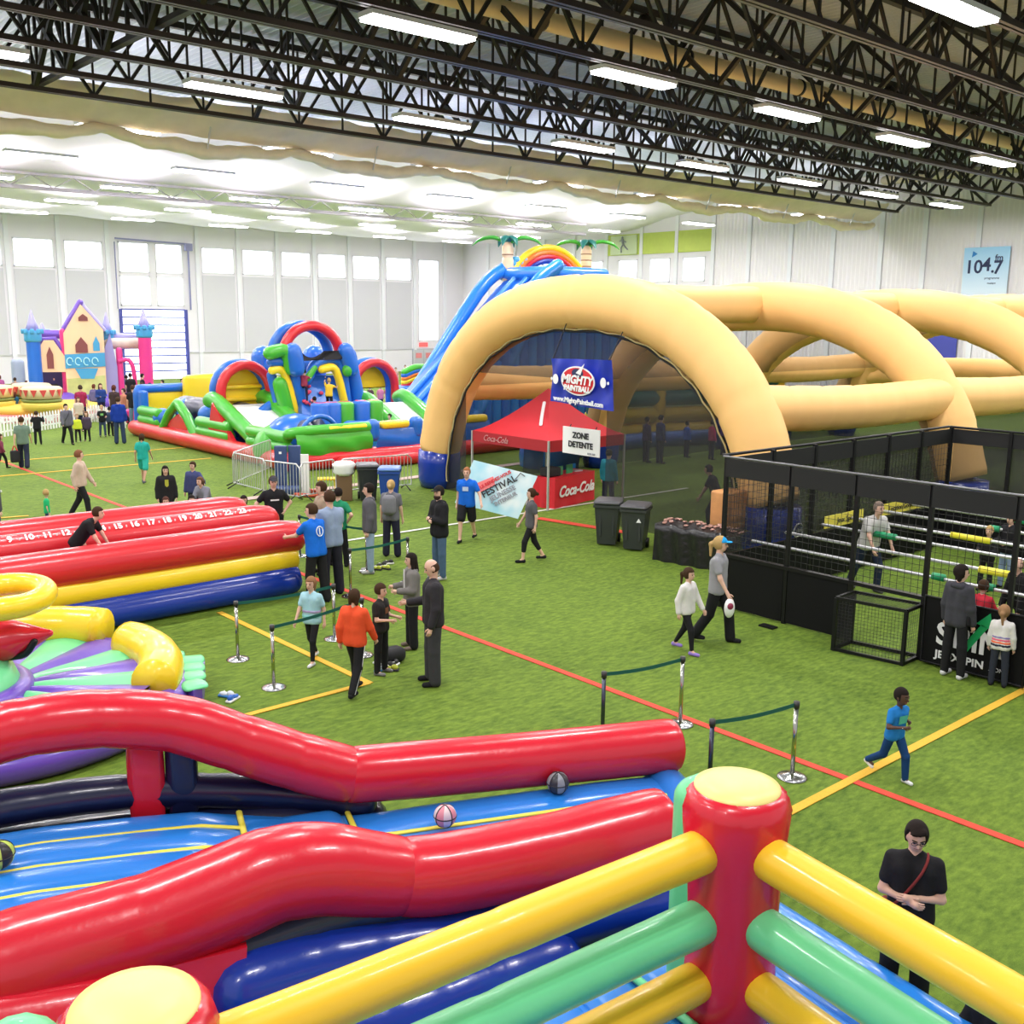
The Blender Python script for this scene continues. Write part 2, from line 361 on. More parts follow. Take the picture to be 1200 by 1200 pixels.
# green band under the roof at the far right corner, with a footballer silhouette panel
GB=mat('lime_band',(.5,.6,.12),.7,noise=.1,nscale=2)
for a,b in ((52.7,56.0),(56.4,59.8),(60.2,63.8)): struct(G().box((UR-.1,a,10.6),(UR-.02,b,12.3)).out('trim_7',GB))
pk=thing('mural_panel','small pale green wall mural of a running figure high on the right wall','mural',(UR-.15,61.9,10.6))
G().box((UR-.2,60.4,10.65),(UR-.12,63.4,12.2)).out('panel',mat('mural_green',(.6,.68,.45),.7),pk)
g=G(); c=Vector((UR-.26,61.9,11.5)); H_=lambda y,z:(c.x,c.y+y,c.z+z)
g.ball(H_(.1,.52),.1).tube([H_(.08,.35),H_(0,0)],[.13,.1],8).tube([H_(0,0),H_(.25,-.3),H_(.2,-.65)],.06,8).tube([H_(0,0),H_(-.25,-.25),H_(-.5,-.45)],.06,8).tube([H_(.08,.33),H_(-.3,.15)],.05,8).tube([H_(.08,.33),H_(.4,.25)],.05,8).out('running_figure',PGRY,pk)
# poster 104.7
a=onu(1131,291,UR-.2); b=onu(1185,288,UR-.2); zt=(a.z+b.z)/2; za=6.9
ps=thing('wall_poster','pale blue radio station poster reading 104.7 fm on the right wall','poster',(UR-.2,(a.y+b.y)/2,za))
v0,v1=max(a.y,b.y),min(a.y,b.y)
pm=bpy.data.materials.new('poster_sky'); pm.use_nodes=True; nt=pm.node_tree; bs=nt.nodes['Principled BSDF']; bs.inputs['Roughness'].default_value=.6
tc=nt.nodes.new('ShaderNodeTexCoord'); sx=nt.nodes.new('ShaderNodeSeparateXYZ'); nt.links.new(tc.outputs['Generated'],sx.inputs[0]); rp=nt.nodes.new('ShaderNodeValToRGB'); rp.color_ramp.elements[0].color=(.72,.82,.95,1); rp.color_ramp.elements[1].color=(.32,.6,.88,1); nt.links.new(sx.outputs[2],rp.inputs[0]); nt.links.new(rp.outputs[0],bs.inputs['Base Color'])
G().box((UR-.24,v1,za),(UR-.2,v0,zt)).out('poster_board',pm,ps)
X=lambda s_,t_:(UR-.26,v0+(v1-v0)*s_,za+(zt-za)*t_)
DKB=mat('print_navy',(.02,.03,.1),.6)
text('lettering','10',1.15,X(.24,.6),(0,-1,0),(0,0,1),DKB,ps,bold=.02); text('lettering','4',1.15,X(.52,.64),(0,-1,0),(0,0,1),DKB,ps,bold=.02); text('lettering','.',1.1,X(.66,.6),(0,-1,0),(0,0,1),DKB,ps,bold=.02); text('lettering','7',1.15,X(.77,.58),(0,-1,0),(0,0,1),DKB,ps,bold=.02); text('lettering','fm',.5,X(.78,.78),(0,-1,0),(0,0,1),DKB,ps,bold=.01)
text('lettering','programme',.2,X(.66,.38),(0,-1,0),(0,0,1),DKB,ps); text('lettering','musique',.16,X(.66,.28),(0,-1,0),(0,0,1),DKB,ps)
G().prism([X(.2,.93),X(.18,.8),X(.3,.87)],(-.01,0,0)).out('emblem',mat('print_blue',(.02,.2,.6),.5),ps,label='small blue bird mark')
ps2=setp(G().box((UR-.24,25.2,4.9),(UR-.2,27.0,7.8)).out('wall_banner',mat('pale_banner',(.62,.62,.64),.7)),'pale banner edge on the right wall beyond the poster','banner')
ps3=thing('blue_wall_banner','dark blue banner seen through the second yellow arch','banner',(UR-.3,33.4,2.2)); G().box((UR-.34,32.2,2.0),(UR-.3,35.2,4.6)).out('sheet',mat('banner_blue',(.05,.06,.35),.7),ps3)
# ---------------------------------------------------------------- roof
DECKM=mat('roof_deck',(.5,.54,.64),.5)
g=G(); n=int((UR+14)/.32)
def dk(s_,t_):
    k=int(round(s_*n*4)); return (-14+(UR+14)*s_,-14+(50.3+14)*t_,DECK+(.11 if k%4 in(0,1) else 0))
g.grid(dk,n*4,1,False); struct(g.out('ceiling',DECKM))
struct(G().box((-14,-14,DECK+.15),(UR+.4,VF+.4,DECK+.3)).out('ceiling_top',BLK))
JV=[35.2-2.93*k for k in range(12)]
def unit_bar(name,d,w_):
    g=G(); g.bar((0,0,0),d,w_); return mesh_arrays(name,np.array(g.V),g.F,False)
TOPZ=14.75; BOTZ=12.15
mdg=[unit_bar('web_up',(1.85,0,TOPZ-BOTZ),.09),unit_bar('web_down',(1.85,0,BOTZ-TOPZ),.09),unit_bar('web_post',(0,0,TOPZ-BOTZ),.06)]
for m_ in mdg: m_.materials.append(STEEL)
brg=[unit_bar('bridge_a',(0,2.93,TOPZ-BOTZ),.14),unit_bar('bridge_b',(0,-2.93,TOPZ-BOTZ),.14)]
for m_ in brg: m_.materials.append(STEEL)
for i,v in enumerate(JV):
    jt=thing('roof_joist','dark open web steel joist under the roof deck','roof joist',(0,v,BOTZ),'roof joists running across the hall'); jt['kind']='structure'
    u1=63.
    G().box((-6,v-.14,BOTZ-.07),(u1,v-.03,BOTZ+.07)).box((-6,v+.03,BOTZ-.07),(u1,v+.14,BOTZ+.07)).out('bottom_chord',mat('chord_steel',(.05,.036,.03),.38,metal=.4),jt)
    G().box((-6,v-.11,TOPZ-.05),(UR,v+.11,TOPZ+.16)).out('top_chord',STEEL,jt)
    for k in range(0,37):
        u=-5.6+1.85*k
        if u>61: break
        o=link('web_member',mdg[k%2],None,jt); o.location=(u,0,0 if k%2==0 else TOPZ-BOTZ)
        o=link('web_member',mdg[2],None,jt); o.location=(u if k%2 else u,0,0)
    for k in range(-2,8):
        u=11.1+7.4*k
        for q in (0,1):
            if (q==0 and i==0): continue
            o=link('bridging',brg[q],None,jt); o.location=(u,0,0)
# two heavy girders running the other way
for gu in (11.3,):
    gt=thing('roof_girder','deep dark steel girder crossing the joists','girder',(gu,20,BOTZ)); gt['kind']='structure'
    G().box((gu-.1,-8,BOTZ+.12),(gu+.1,36,BOTZ+.26)).out('bottom_chord',STEEL,gt); G().box((gu-.12,-8,TOPZ-.15),(gu+.12,36,TOPZ)).out('top_chord',STEEL,gt)
    for k in range(30):
        v=-7+1.465*k; G().bar((gu,v,BOTZ+.2 if k%2 else TOPZ),(gu,v+1.465,TOPZ if k%2 else BOTZ+.2),.13).out('web_member',STEEL,gt); G().bar((gu,v,BOTZ+.2),(gu,v,TOPZ),.09).out('web_post',STEEL,gt)
# ducts
DUC=mat('duct_tan',(.62,.5,.28),.55,bump=.2,bscale=3)
for dz,dv,r,u0,u1,lab,mm in ((13.2,21.9,.25,-4,58,'long round tan air duct between the joists',DUC),(13.9,12.4,.42,-4,55,'grey air duct behind the nearest joists',mat('duct_grey',(.16,.14,.14),.5,metal=.3))):
    dt=thing('air_duct',lab,'duct',(20,dv,dz-r)); dt['kind']='structure'; G().tube([(u0,dv,dz),(u1,dv,dz)],r,18,cap='flat',step=3).out('duct_tube',mm,dt)
    for u in range(2,int(u1),6): G().tube([(u,dv,dz),(u+.12,dv,dz)],r+.03,18,cap='flat').out('strap',BLK,dt); 
# light fixtures
HOUS=mat('fixture_white',(.7,.7,.7),.5); DIFF=mat('fixture_lens',(1,.98,1),.3,emit=9)
g=G().box((-1.5,-.3,.08),(1.5,.3,.2)); mh=mesh_arrays('housing',np.array(g.V),g.F,False); mh.materials.append(HOUS)
g=G()
for k in range(3): g.box((-1.46+.98*k,-.27,0),(-.5+.98*k,.27,.09))
ml=mesh_arrays('lens',np.array(g.V),g.F,False); ml.materials.append(DIFF)
rowname={11.7:'nearest lit row under the dark joists',20.9:'second lit row under the dark joists',30.3:'third lit row under the dark joists',39.5:'row beside the beige curtain',48.4:'row under the white ceiling cloth'}
rowname.update({57.6:'fifth lit row near the veiled truss',66.8:'sixth lit row beyond the veiled truss',76.:'last lit row nearest the back wall'})
ORD=['leftmost','second','third','fourth','fifth','sixth','seventh','eighth','ninth','tenth']
for v in LV:
    if v<5: continue
    vis=[]
    for u in LU:
        q=Vector((u,v,11.9))-Vector((0,0,CH)); d=q.dot(fwd)
        if d<1: continue
        px=600+FPX*q.dot(cx)/d; py=600-FPX*q.dot(cy)/d
        if -90<px<1290 and -60<py: vis.append(u)
    for k,u in enumerate(vis):
        t=thing('ceiling_light','white strip light, %s from the left in the %s'%(ORD[k],rowname[v]) if k else 'white strip light, leftmost in the '+rowname[v],'ceiling light',(u,v,11.9),'strip lights in the '+rowname[v])
        link('housing',mh,None,t); link('lens',ml,None,t)
# white cloth ceiling beyond the beige curtain
CLC=mat('ceiling_cloth',(.86,.8,.9),.8,noise=.03,nscale=.5); 
g=G()
def cf(s_,t_):
    u=-14+(UR+14)*s_; v=49.5+(VF-49.5)*t_; sag=.3*abs(math.sin(math.pi*(v-39)/9.2))+.1*math.sin(u*.85); return (u,v,12.65+2.3*max(0,1-t_*2.2)**1.6-sag*min(1,t_*4))
g.grid(cf,110,60); struct(g.out('ceiling_cloth',CLC))
ct=thing('shadowed_truss','pale grey truss line showing under the white ceiling cloth','truss',(30,60,11.8)); ct['kind']='structure'
GT=mat('veiled_truss',(.42,.4,.42),.7)
G().box((-10,59.9,11.75),(60,60.1,11.95)).out('bottom_chord',GT,ct); G().box((-10,59.9,12.5),(60,60.1,12.65)).out('top_chord',GT,ct)
for k in range(60):
    u=-8+1.1*k; G().bar((u,60,11.9 if k%2 else 12.55),(u+1.1,60,12.55 if k%2 else 11.9),.06).out('web_member',GT,ct)
# beige gathered divider curtain
BEI=mat('curtain_beige',(.86,.75,.62),.8,noise=.12,nscale=1.5,bump=.5,bscale=3)
cu=thing('divider_curtain','long beige divider curtain gathered up in scallops below the joists','curtain',(30,37.5,11.2))
g=G()
def bf(s_,t_):
    u=-14+(65.5+14)*s_; v=37.2+1.4*t_**2+.1*math.sin(u*2.1+t_*5)+.05*math.sin(u*5); z=12.95-1.05*t_+.03*math.sin(u*3); return (u,v,z)
g.grid(bf,260,8).out('hanging_cloth',BEI,cu)
BE2=mat('curtain_hem',(.84,.74,.54),.85,noise=.15,nscale=2,bump=.6,bscale=3)
g=G()
pts=[];rr=[]
for k in range(300):
    u=-14+(65.8+14)*k/299; ph=(u-10.7+3.7)%7.4/7.4; sc=abs(ph-.5)*2; pts.append((u,38.5+.06*math.sin(u*4),11.75-.32*(1-sc**2)+.05*math.sin(u*2.3))); rr.append(.2+.12*(1-sc)+.03*math.sin(u*6))
g.tube(pts,rr,10,sq=.9).out('gathered_roll',BE2,cu)
for k in range(-2,8):
    u=10.7+7.4*k; G().bar((u,38.2,11.4),(u,37.6,12.9),.05).out('tie',GALV,cu)
# translucent white sheet end at the right
struct(G().box((UR-.3,13,15.0),(UR-.1,VF,15.2)).tube([(UR-.5,14,14.6),(UR-.5,38,14.6)],.3,12).out('trim_8',mat('wall_beam',(.6,.52,.4),.6)))
# ================================================================ yellow arched arena
def net_mat(name,c,a):
    m=bpy.data.materials.new(name); m.use_nodes=True; nt=m.node_tree; b=nt.nodes['Principled BSDF']; out=nt.nodes['Material Output']
    b.inputs['Base Color'].default_value=(*c,1); b.inputs['Roughness'].default_value=.8; t=nt.nodes.new('ShaderNodeBsdfTransparent'); mx=nt.nodes.new('ShaderNodeMixShader'); mx.inputs[0].default_value=a
    nt.links.new(t.outputs[0],mx.inputs[1]); nt.links.new(b.outputs[0],mx.inputs[2]); nt.links.new(mx.outputs[0],out.inputs['Surface']); return m
NETM=net_mat('shade_net',(.02,.02,.022),.7); NETL=net_mat('shade_net_light',(.05,.05,.05),.5)
ar=thing('inflatable_arena','large golden yellow inflatable arched arena with blue feet and dark netting','inflatable arena',(32,20,0))
AC,AW,AH,AR=19.95,6.3,5.78,.73
AS=[(19.9,19.95,6.3),(27.3,19.5,6.75),(35.6,19.7,7.0),(44.2,19.7,7.0)]
def arch_pts(u,ac,aw,n=26):
    P=[]
    for k in range(n+1):
        a=math.pi*k/n; c,s_=math.cos(a),math.sin(a); e=2/2.3
        P.append((u,ac+aw*math.copysign(abs(c)**e,c),AH*abs(s_)**e))
    return P
for i,(u,ac,aw) in enumerate(AS):
    P=arch_pts(u,ac,aw); cut=[p for p in P if p[2]>1.0]; yl,yr=P[0][1],P[-1][1]
    L=G(); L.tube([(u,yl,1.2)]+cut+[(u,yr,1.2)],[.66,.7,.74,.74,.74,.7,.66],24,cap='flat',smooth=2,seam=1.25,pinch=.05,step=.16); L.out('arch_tube',ARCHM,ar)
    for y in (yl,yr):
        G().tube([(u,y,.02),(u,y,.3),(u,y,.8),(u,y,1.2)],[.6,.68,.69,.665],24,cap='flat').out('blue_foot',ROYAL,ar,label='blue foot of the arch')
fp=Vector((AS[0][0],AC-AW,.72)); fd=(Rh*.72-Fh*.7).normalized(); fs=Z.cross(fd)
G().tube([fp+fd*.7+fs*(.2*math.cos(a))+Z*(.15*math.sin(a)) for a in np.linspace(.4,2*math.pi-.1,22)],.018,6).out('logo_ring',WHITE,ar)
text('lettering','inflate',.11,fp+fd*.71,fs,Z,WHITE,ar,bold=.004)
U4=tuple(a[0] for a in AS); KT=.885
for (a,ca_,wa),(b,cb_,wb) in zip(AS,AS[1:]):
    G().tube([(a+.3,ca_,AH+.05),((a+b)/2,(ca_+cb_)/2,AH+.0),(b-.3,cb_,AH+.05)],.55,20,seam=1.3,pinch=.05,step=.2,smooth=3).out('ridge_tube',ARCHM,ar)
    for sgn in (1,-1):
        ya=ca_+sgn*wa*KT; yb=cb_+sgn*wb*KT
        G().tube([(a+.1,ya,3.35),((a+b)/2,(ya+yb)/2,3.25),(b-.1,yb,3.35)],.55,20,seam=1.3,pinch=.05,step=.2,smooth=3).out('side_tube',ARCHM,ar)
        g=G(); g.grid(lambda s_,t_:(a+(b-a)*s_,(ca_+(cb_-ca_)*s_)+sgn*((wa+(wb-wa)*s_)*(1-(1-KT)*t_)),.02+2.85*t_),14,6)
        g.out('side_net',NETM,ar)
        g=G(); g.tube([(a+.5+(b-a-1)*k/16,ya+(yb-ya)*k/16,2.78+.05*(k%2)) for k in range(17)],.02,5).out('lacing',mat('cord_cream',(.5,.42,.2),.8),ar)
# diagonal braces inside at the far end
for sgn in(1,-1): G().tube([(44.2,AC+sgn*5.8,3),(46.5,AC+sgn*3,3.2),(46.8,AC,3.2)],.55,18,smooth=4,seam=1.2,step=.2).out('end_tube',ARCHM,ar)
for a,b in zip(U4,U4[1:]):
    sgn=1
    def qa(s_,t_,a=a,b=b,sgn=sgn):
        th=math.radians(35+50*t_); e=2/2.3; return (a+(b-a)*s_,AC+sgn*(AW-.4)*math.cos(th)**e,(AH-.45)*math.sin(th)**e-.5*math.sin(math.pi*s_)*math.sin(math.pi*t_))
    g=G(); g.grid(qa,8,8); g.out('roof_net',NETL,ar)
# front net: fills the front arch apart from the entrance
g=G(); fu=19.72; inner=[]
n=60
for k in range(n):
    y0=AC-5.9+11.8*k/n; y1=AC-5.9+11.8*(k+1)/n
    def top(y):
        c=min(1,abs(y-AC)/6.0); return 5.25*(1-c**2.3)**(1/2.3)
    zb=3.75 if (18.7<(y0+y1)/2<24.75) else .0
    ta,tb=max(top(y0),zb),max(top(y1),zb)
    if max(ta,tb)>zb: g.add([(fu,y0,zb),(fu,y1,zb),(fu,y1,tb),(fu,y0,ta)],[(0,1,2,3)],False)
g.out('front_net',NETM,ar)
# looped lacing along the inner edge of front arch
g=G(); Pq=[]
for k in range(91):
    a=math.pi*k/90; c,s_=math.cos(a),math.sin(a); e=2/2.3; sc=abs((k%5)/5-.5)*.12
    Pq.append((19.62,AC+(AW-.7-sc)*math.copysign(abs(c)**e,c),max(.3,(AH-.66-sc)*abs(s_)**e)))
g.tube(Pq,.022,5); g.out('lacing',mat('cord_cream',(.5,.42,.2),.8),ar)
g=G(); g.tube([(p[0]+.03,p[1]*.995+AC*.005,p[2]*.99) for p in Pq[::3]],.03,5); g.out('net_edge',BLKC,ar)
# hanging banner on the front arch
def pl(p,q,r,s_,t_):  # bilinear on parallelogram origin p, right vec q-p, up vec r-p
    return p+(q-p)*s_+(r-p)*t_
ub=19.0; BL,BRr,TL=onu(645,470,ub),onu(718,482,ub),onu(647,420,ub); TR=onu(718,422,ub)
bt=thing('hanging_banner','blue banner with a red and white oval emblem hung in the front arch','banner',(ub,BL.y-1,BL.z))
BLM=mat('banner_vinyl_blue',(.015,.035,.42),.35,bump=.7,bscale=2.2,stretch=(1,1,.5),noise=.15)
def bb(s_,t_):
    p=BL.lerp(BRr,s_).lerp(TL.lerp(TR,s_),t_); p.x+= .05*math.sin(s_*7+t_*4)+.03*math.sin(s_*19-t_*6); return p
g=G(); g.grid(bb,24,14); g.out('banner_sheet',BLM,bt)
rt=(BRr-BL).normalized(); rt=Vector((0,rt.y,rt.z)).normalized(); upb=Vector((0,0,1)); nb=Vector((-1,0,0)); W=(BRr-BL).length; Hh=TL.z-BL.z; cen=bb(.5,.54)+nb*.09
def oval(c,a,b_,mt,name,off,tilt=0,parent=bt,**k):
    g=G(); g.prism([c+rt*(a*math.cos(t))+upb*(b_*math.sin(t))+nb*off for t in [2*math.pi*i/36 for i in range(36)]],nb*.006); return g.out(name,mt,parent,**k)
oval(cen,W*.27,Hh*.33,WHITE,'oval_border',0); oval(cen,W*.25,Hh*.295,PRED,'oval_field',.01)
oval(cen+upb*.2,W*.09,Hh*.1,DKB,'cap_mark',.018)
g=G(); g.prism([cen+upb*.2+rt*-.05+nb*.03,cen+upb*.16+rt*.12+nb*.03,cen+upb*.46+rt*.26+nb*.03],nb*.006).out('swoosh',WHITE,bt)
text('lettering','MIGHTY',.3,cen+nb*.04+upb*.02,rt,upb,WHITE,bt,bold=.012,shear=.2); text('lettering','PAINTBALL',.19,cen+nb*.04-upb*.2,rt,upb,WHITE,bt,bold=.01,shear=.15)
text('lettering','www.MightyPaintball.com',.175,bb(.5,.1)+nb*.09,(BRr-BL),upb,WHITE,bt,bold=.006)
for s_ in(.12,.86): oval(bb(s_,.54)+nb*.08,.1,.13,WHITE,'paint_splat',0,label='white splash mark')
for s_ in(.04,.94): oval(bb(s_,.54)+nb*.08,.035,.04,WHITE,'paint_splat',0,label='white splash mark')
for s_ in (.03,.97): G().bar(bb(s_,.99),bb(s_,.99)+Vector((.62,0,1.25 if s_<.5 else .95)),.02).out('hanging_cord',BLK,bt)
# sign ZONE DETENTE
us=19.68; a,b,c=onu(660,530,us),onu(703,534,us),onu(660,499,us)
sg=thing('rest_zone_sign','white board sign reading ZONE DETENTE hung before the red canopy','sign',((a+b)/2))
wv=b-a; wv.z=0; uq=Vector((0,0,c.z-a.z)); G().prism([a,a+wv,a+wv+uq,a+uq],(-.03,0,0)).out('sign_board',WHITE,sg)
cc=a+wv*.5+uq*.5+nb*.045; rr_=wv.normalized()
text('lettering','ZONE',.22,cc+Z*.15,rr_,Z,PBLK,sg,bold=.008); text('lettering','DETENTE',.22,cc-Z*.1,rr_,Z,PBLK,sg,bold=.008); text('lettering','RDS 360',.08,cc-Z*.3+rr_*.42,rr_,Z,PGRY,sg)
G().bar(a+uq+wv*.15+Vector((.02,0,-.02)),a+uq+wv*.15+Vector((.08,0,.06)),.02).bar(a+uq+wv*.85+Vector((.02,0,-.02)),a+uq+wv*.85+Vector((.08,0,.06)),.02).out('hanging_cord',BLK,sg)
# ---------------------------------------------------------------- canopy tent
x0,x1,y0,y1=19.75,22.85,21.0,24.4; ez=1.98; tz=3.3
tt=thing('canopy_tent','red pop-up canopy tent with peaked roof under the front arch','tent',((x0+x1)/2,(y0+y1)/2,0))
TRD=mat('tent_red',(.62,.012,.025),.6,bump=.2,bscale=3)
cm=Vector(((x0+x1)/2,(y0+y1)/2,tz)); g=G()
def roof(s_,t_,c0,c1):
    e=Vector(c0).lerp(Vector(c1),s_); p=e.lerp(cm,t_); p.z=ez+(tz-ez)*t_**1.35; return p
cs=[(x0,y0,ez),(x1,y0,ez),(x1,y1,ez),(x0,y1,ez)]
for k in range(4): g.grid(lambda s_,t_,k=k:roof(s_,t_,cs[k],cs[(k+1)%4]),8,8)
g.out('roof_cloth',TRD,tt)
for k in range(4):
    a_,b_=Vector(cs[k]),Vector(cs[(k+1)%4]); G().prism([a_,b_,b_-Z*.32,a_-Z*.32],(.012,.012,0)).out('valance',mat('tent_red_dark',(.4,.01,.02),.6),tt)
for c_ in cs: G().bar((c_[0],c_[1],0),(c_[0],c_[1],ez),.05).out('leg',GALV,tt)
RS=mat('coke_script',(.9,.85,.85),.6)
text('lettering','Coca-Cola',.26,(x0-.02,(y0+y1)/2+.6,ez-.17),(0,-1,0),(0,0,1),mat('faded_white',(.6,.3,.3),.6),tt,shear=.4)
# white stripe mark on the right roof slope
pA=roof(.62,.35,cs[0],cs[1]);pB=roof(.56,.82,cs[0],cs[1]);g=G(); pp=[roof(.45+.0*t,.35+.45*t,cs[3],cs[0]) for t in (0,1)]
q0=[roof(.86-.05*t,.35+.4*t,cs[3],cs[0])+Vector((-.02,0,.03)) for t in np.linspace(0,1,5)]; g.tube(q0,.05,6,sq=.3).out('white_stripe',WHITE,tt)
# table under a red cloth
A_,B_=at(650,597),at(708,582)
d_=(B_-A_); d_=Vector((d_.x,d_.y,0)); L_=d_.length*.78; d_.normalize(); n_=Vector((-d_.y,d_.x,0))
if n_.dot(Fh)<0: n_=-n_
tb=thing('display_table','folding table under a red cloth with white script, beside the entrance','table',A_)
g=G(); hT=.86
def cl(s_,t_):
    # skirt loop around table
    c_=[Vector(A_),Vector(A_)+d_*L_,Vector(A_)+d_*L_+n_*.75,Vector(A_)+n_*.75,Vector(A_)]; k=min(3,int(s_*4)); f=s_*4-k; p=c_[k].lerp(c_[k+1],f); fl=.03*math.sin(s_*60)*(1-t_); 
    p=p+ (p-(Vector(A_)+d_*L_/2+n_*.37)).normalized()*fl; p.z=hT*t_; return p
g.grid(cl,80,4); g.prism([Vector(A_)+Z*hT,Vector(A_)+d_*L_+Z*hT,Vector(A_)+d_*L_+n_*.75+Z*hT,Vector(A_)+n_*.75+Z*hT],(0,0,.015)); g.out('table_cloth',TRD,tb)
G().box(Vector(A_)+d_*.3+n_*.3+Z*.0,Vector(A_)+d_*.4+n_*.4+Z*.84).out('leg',GALV,tb)
text('lettering','Coca-Cola',.44,Vector(A_)+d_*(L_*.5)-n_*.05+Z*.46,d_,Z,WHITE,tb,bold=.012,shear=.35)
for k,(s_,c_,lab) in enumerate(((.25,(.05,.25,.1),'small green display card leaning on the red table'),(.5,(.04,.3,.12),'green tent card at the middle of the red table'),(.72,(.55,.5,.5),'pale leaflet pile on the red table'))):
    p=Vector(A_)+d_*(L_*s_)+n_*.3+Z*(hT+.015)
    if k<2: setp(G().prism([p,p+d_*.32,p+d_*.32+Z*.26,p+Z*.26],n_*.03).out('display_card',mat('card%d'%k,c_,.6)),lab,'card')
    else: setp(G().box(p,p+Vector((.3,.2,.04))).out('leaflet_pile',mat('card%d'%k,c_,.6)),lab,'leaflets')
p=Vector(A_)+d_*.35+n_*.2+Z*(hT+.015); setp(G().rbox(p+Z*.14+n_*.2,(.5,.4,.26),.05).out('black_bag',BLKC),'black bag on the left end of the red table','bag')
# big printed board carried by man
bd=thing('printed_board','tilted pale blue printed board held by the man in the blue shirt','board',at(600,609))
D0=26.2; q=[atd(555,539,D0),atd(630,558,D0),atd(607,608,D0-.1),atd(533,589,D0-.1)]; nn=(q[1]-q[0]).cross(q[3]-q[0]).normalized(); 
if nn.dot(fwd)>0: nn=-nn
PBL=bpy.data.materials.new('board_blue'); PBL.use_nodes=True; nt=PBL.node_tree; bs=nt.nodes['Principled BSDF']; tc=nt.nodes.new('ShaderNodeTexCoord'); nz=nt.nodes.new('ShaderNodeTexNoise'); nz.inputs['Scale'].default_value=1.6; rp=nt.nodes.new('ShaderNodeValToRGB'); rp.color_ramp.elements[0].position=.35; rp.color_ramp.elements[1].position=.65
rp.color_ramp.elements[0].color=(.35,.68,.8,1); rp.color_ramp.elements[1].color=(.78,.88,.9,1); nt.links.new(tc.outputs['Object'],nz.inputs[0]); nt.links.new(nz.outputs[0],rp.inputs[0]); nt.links.new(rp.outputs[0],bs.inputs['Base Color'])
G().prism(q,-nn*.03).out('board',PBL,bd)
ra=(q[1]-q[0]).normalized(); ub_=-(q[3]-q[0]).normalized(); ub_=(ub_-ra*ub_.dot(ra)).normalized(); cb=(q[0]+q[1]+q[2]+q[3])/4+nn*.02
g=G(); g.prism([cb+ra*-.55+ub_*.0,cb+ra*-.15+ub_*.3,cb+ra*-.05+ub_*.1,cb+ra*-.42+ub_*-.22],nn*.005).out('red_block',mat('faded_red',(.85,.2,.2),.6),bd)
tr=(ra+ub_*.9).normalized(); tu=(ub_-ra*.9).normalized(); tu=(tu-tr*tu.dot(tr)).normalized()
for st,sz,off,cmat in (('LE RENDEZ-VOUS',.11,.22,PRED),('FESTIVAL',.24,.02,PBLK),('JEUNESSE',.17,-.17,PGRY),('INTERIEUR',.13,-.33,PGRY)): text('lettering',st,sz,cb+nn*.012+tu*off+tr*.1,tr,tu,cmat,bd,bold=.005)
G().tube([cb+ra*.4+ub_*.35+nn*.01,cb+ra*.5+ub_*.55+nn*.01,cb+ra*.62+ub_*.5+nn*.01],.012,5).out('flourish',PBLK,bd)
# white A-frame standing sign by table
p=at(633,594); af=thing('floor_sign','white folding floor sign standing by the red table','sign',p)
G().prism([p,p+d_*.45,p+d_*.45+Z*.8+n_*.25,p+Z*.8+n_*.25],n_*.02).out('front_panel',WHITE,af); G().prism([p+n_*.5,p+d_*.45+n_*.5,p+d_*.45+Z*.8+n_*.25,p+Z*.8+n_*.25],n_*.02).out('rear_panel',WHITE,af)
# dark open tent flap
p=at(632,592); setp(G().grid(lambda s_,t_:p+Vector((-.15+.15*t_+.1*math.sin(s_*9),.9*s_-.2,0))*1+Z*(2.1*t_),10,8).out('net_flap',NETM),'dark net door flap hanging left of the red table','net')
# wheelie bins
def bin_(pos,face,body,lid,lab,grp=None,h=1.1):
    T=frame(pos)@Matrix.Rotation(math.radians(face),4,'Z'); t=thing('wheelie_bin',lab,'bin',pos,grp)
    g=G(T); w0,w1,d0,d1=.22,.29,.26,.34
    V=[(-w0,-d0,.04),(w0,-d0,.04),(w0,d0,.08),(-w0,d0,.08),(-w1,-d1,h-.12),(w1,-d1,h-.12),(w1,d1,h-.1),(-w1,d1,h-.1)]
    g.add(V,[(0,3,2,1),(4,5,6,7),(0,1,5,4),(1,2,6,5),(2,3,7,6),(3,0,4,7)],False); g.out('bin_body',body,t)
    g=G(T); g.box((-w1-.03,-d1-.03,h-.16),(w1+.03,d1+.03,h-.1)).out('rim',body,t)
    g=G(T); g.rbox((0,0,h-.05),(w1*2+.05,d1*2+.06,.1),.05,4,.02).out('bin_lid',lid,t)
    g=G(T); g.box((-.18,-d1+.02,.25),(-.13,-d1+.1,.8)).box((.13,-d1+.02,.25),(.18,-d1+.1,.8)).out('rib',body,t)
    for sx_ in (-1,1): G(T).tube([(sx_*.24-.03,d0,.12),(sx_*.24+.03,d0,.12)],.12,14,cap='flat').out('wheel',BLK,t)
    G(T).tube([(-.2,d1+.08,h-.14),(.2,d1+.08,h-.14)],.02,8).out('handle',body,t)
    return t
DG=mat('bin_dark',(.035,.04,.04),.45); DL=mat('bin_lid_dark',(.09,.09,.1),.4); 
b1=bin_(at(712,637),-8,DG,DL,'left dark grey wheelie bin of the two beside the netting'); b2=bin_(at(744,643),-12,DG,DL,'right dark grey wheelie bin with a white triangle mark')
T=frame(at(744,643))@Matrix.Rotation(math.radians(-12),4,'Z'); G(T).prism([(.08,-.335,.7),(.2,-.335,.7),(.14,-.335,.8)],(0,-.01,0)).out('recycling_mark',WHITE,b2)
bin_(at(431,586),5,mat('bin_black',(.02,.022,.025),.5),DL,'black wheelie bin behind the barricades'); bin_(at(457,591),-5,mat('bin_blue',(.015,.06,.3),.4),mat('bin_blue_lid',(.1,.2,.5),.4),'blue wheelie bin beside the arch foot')
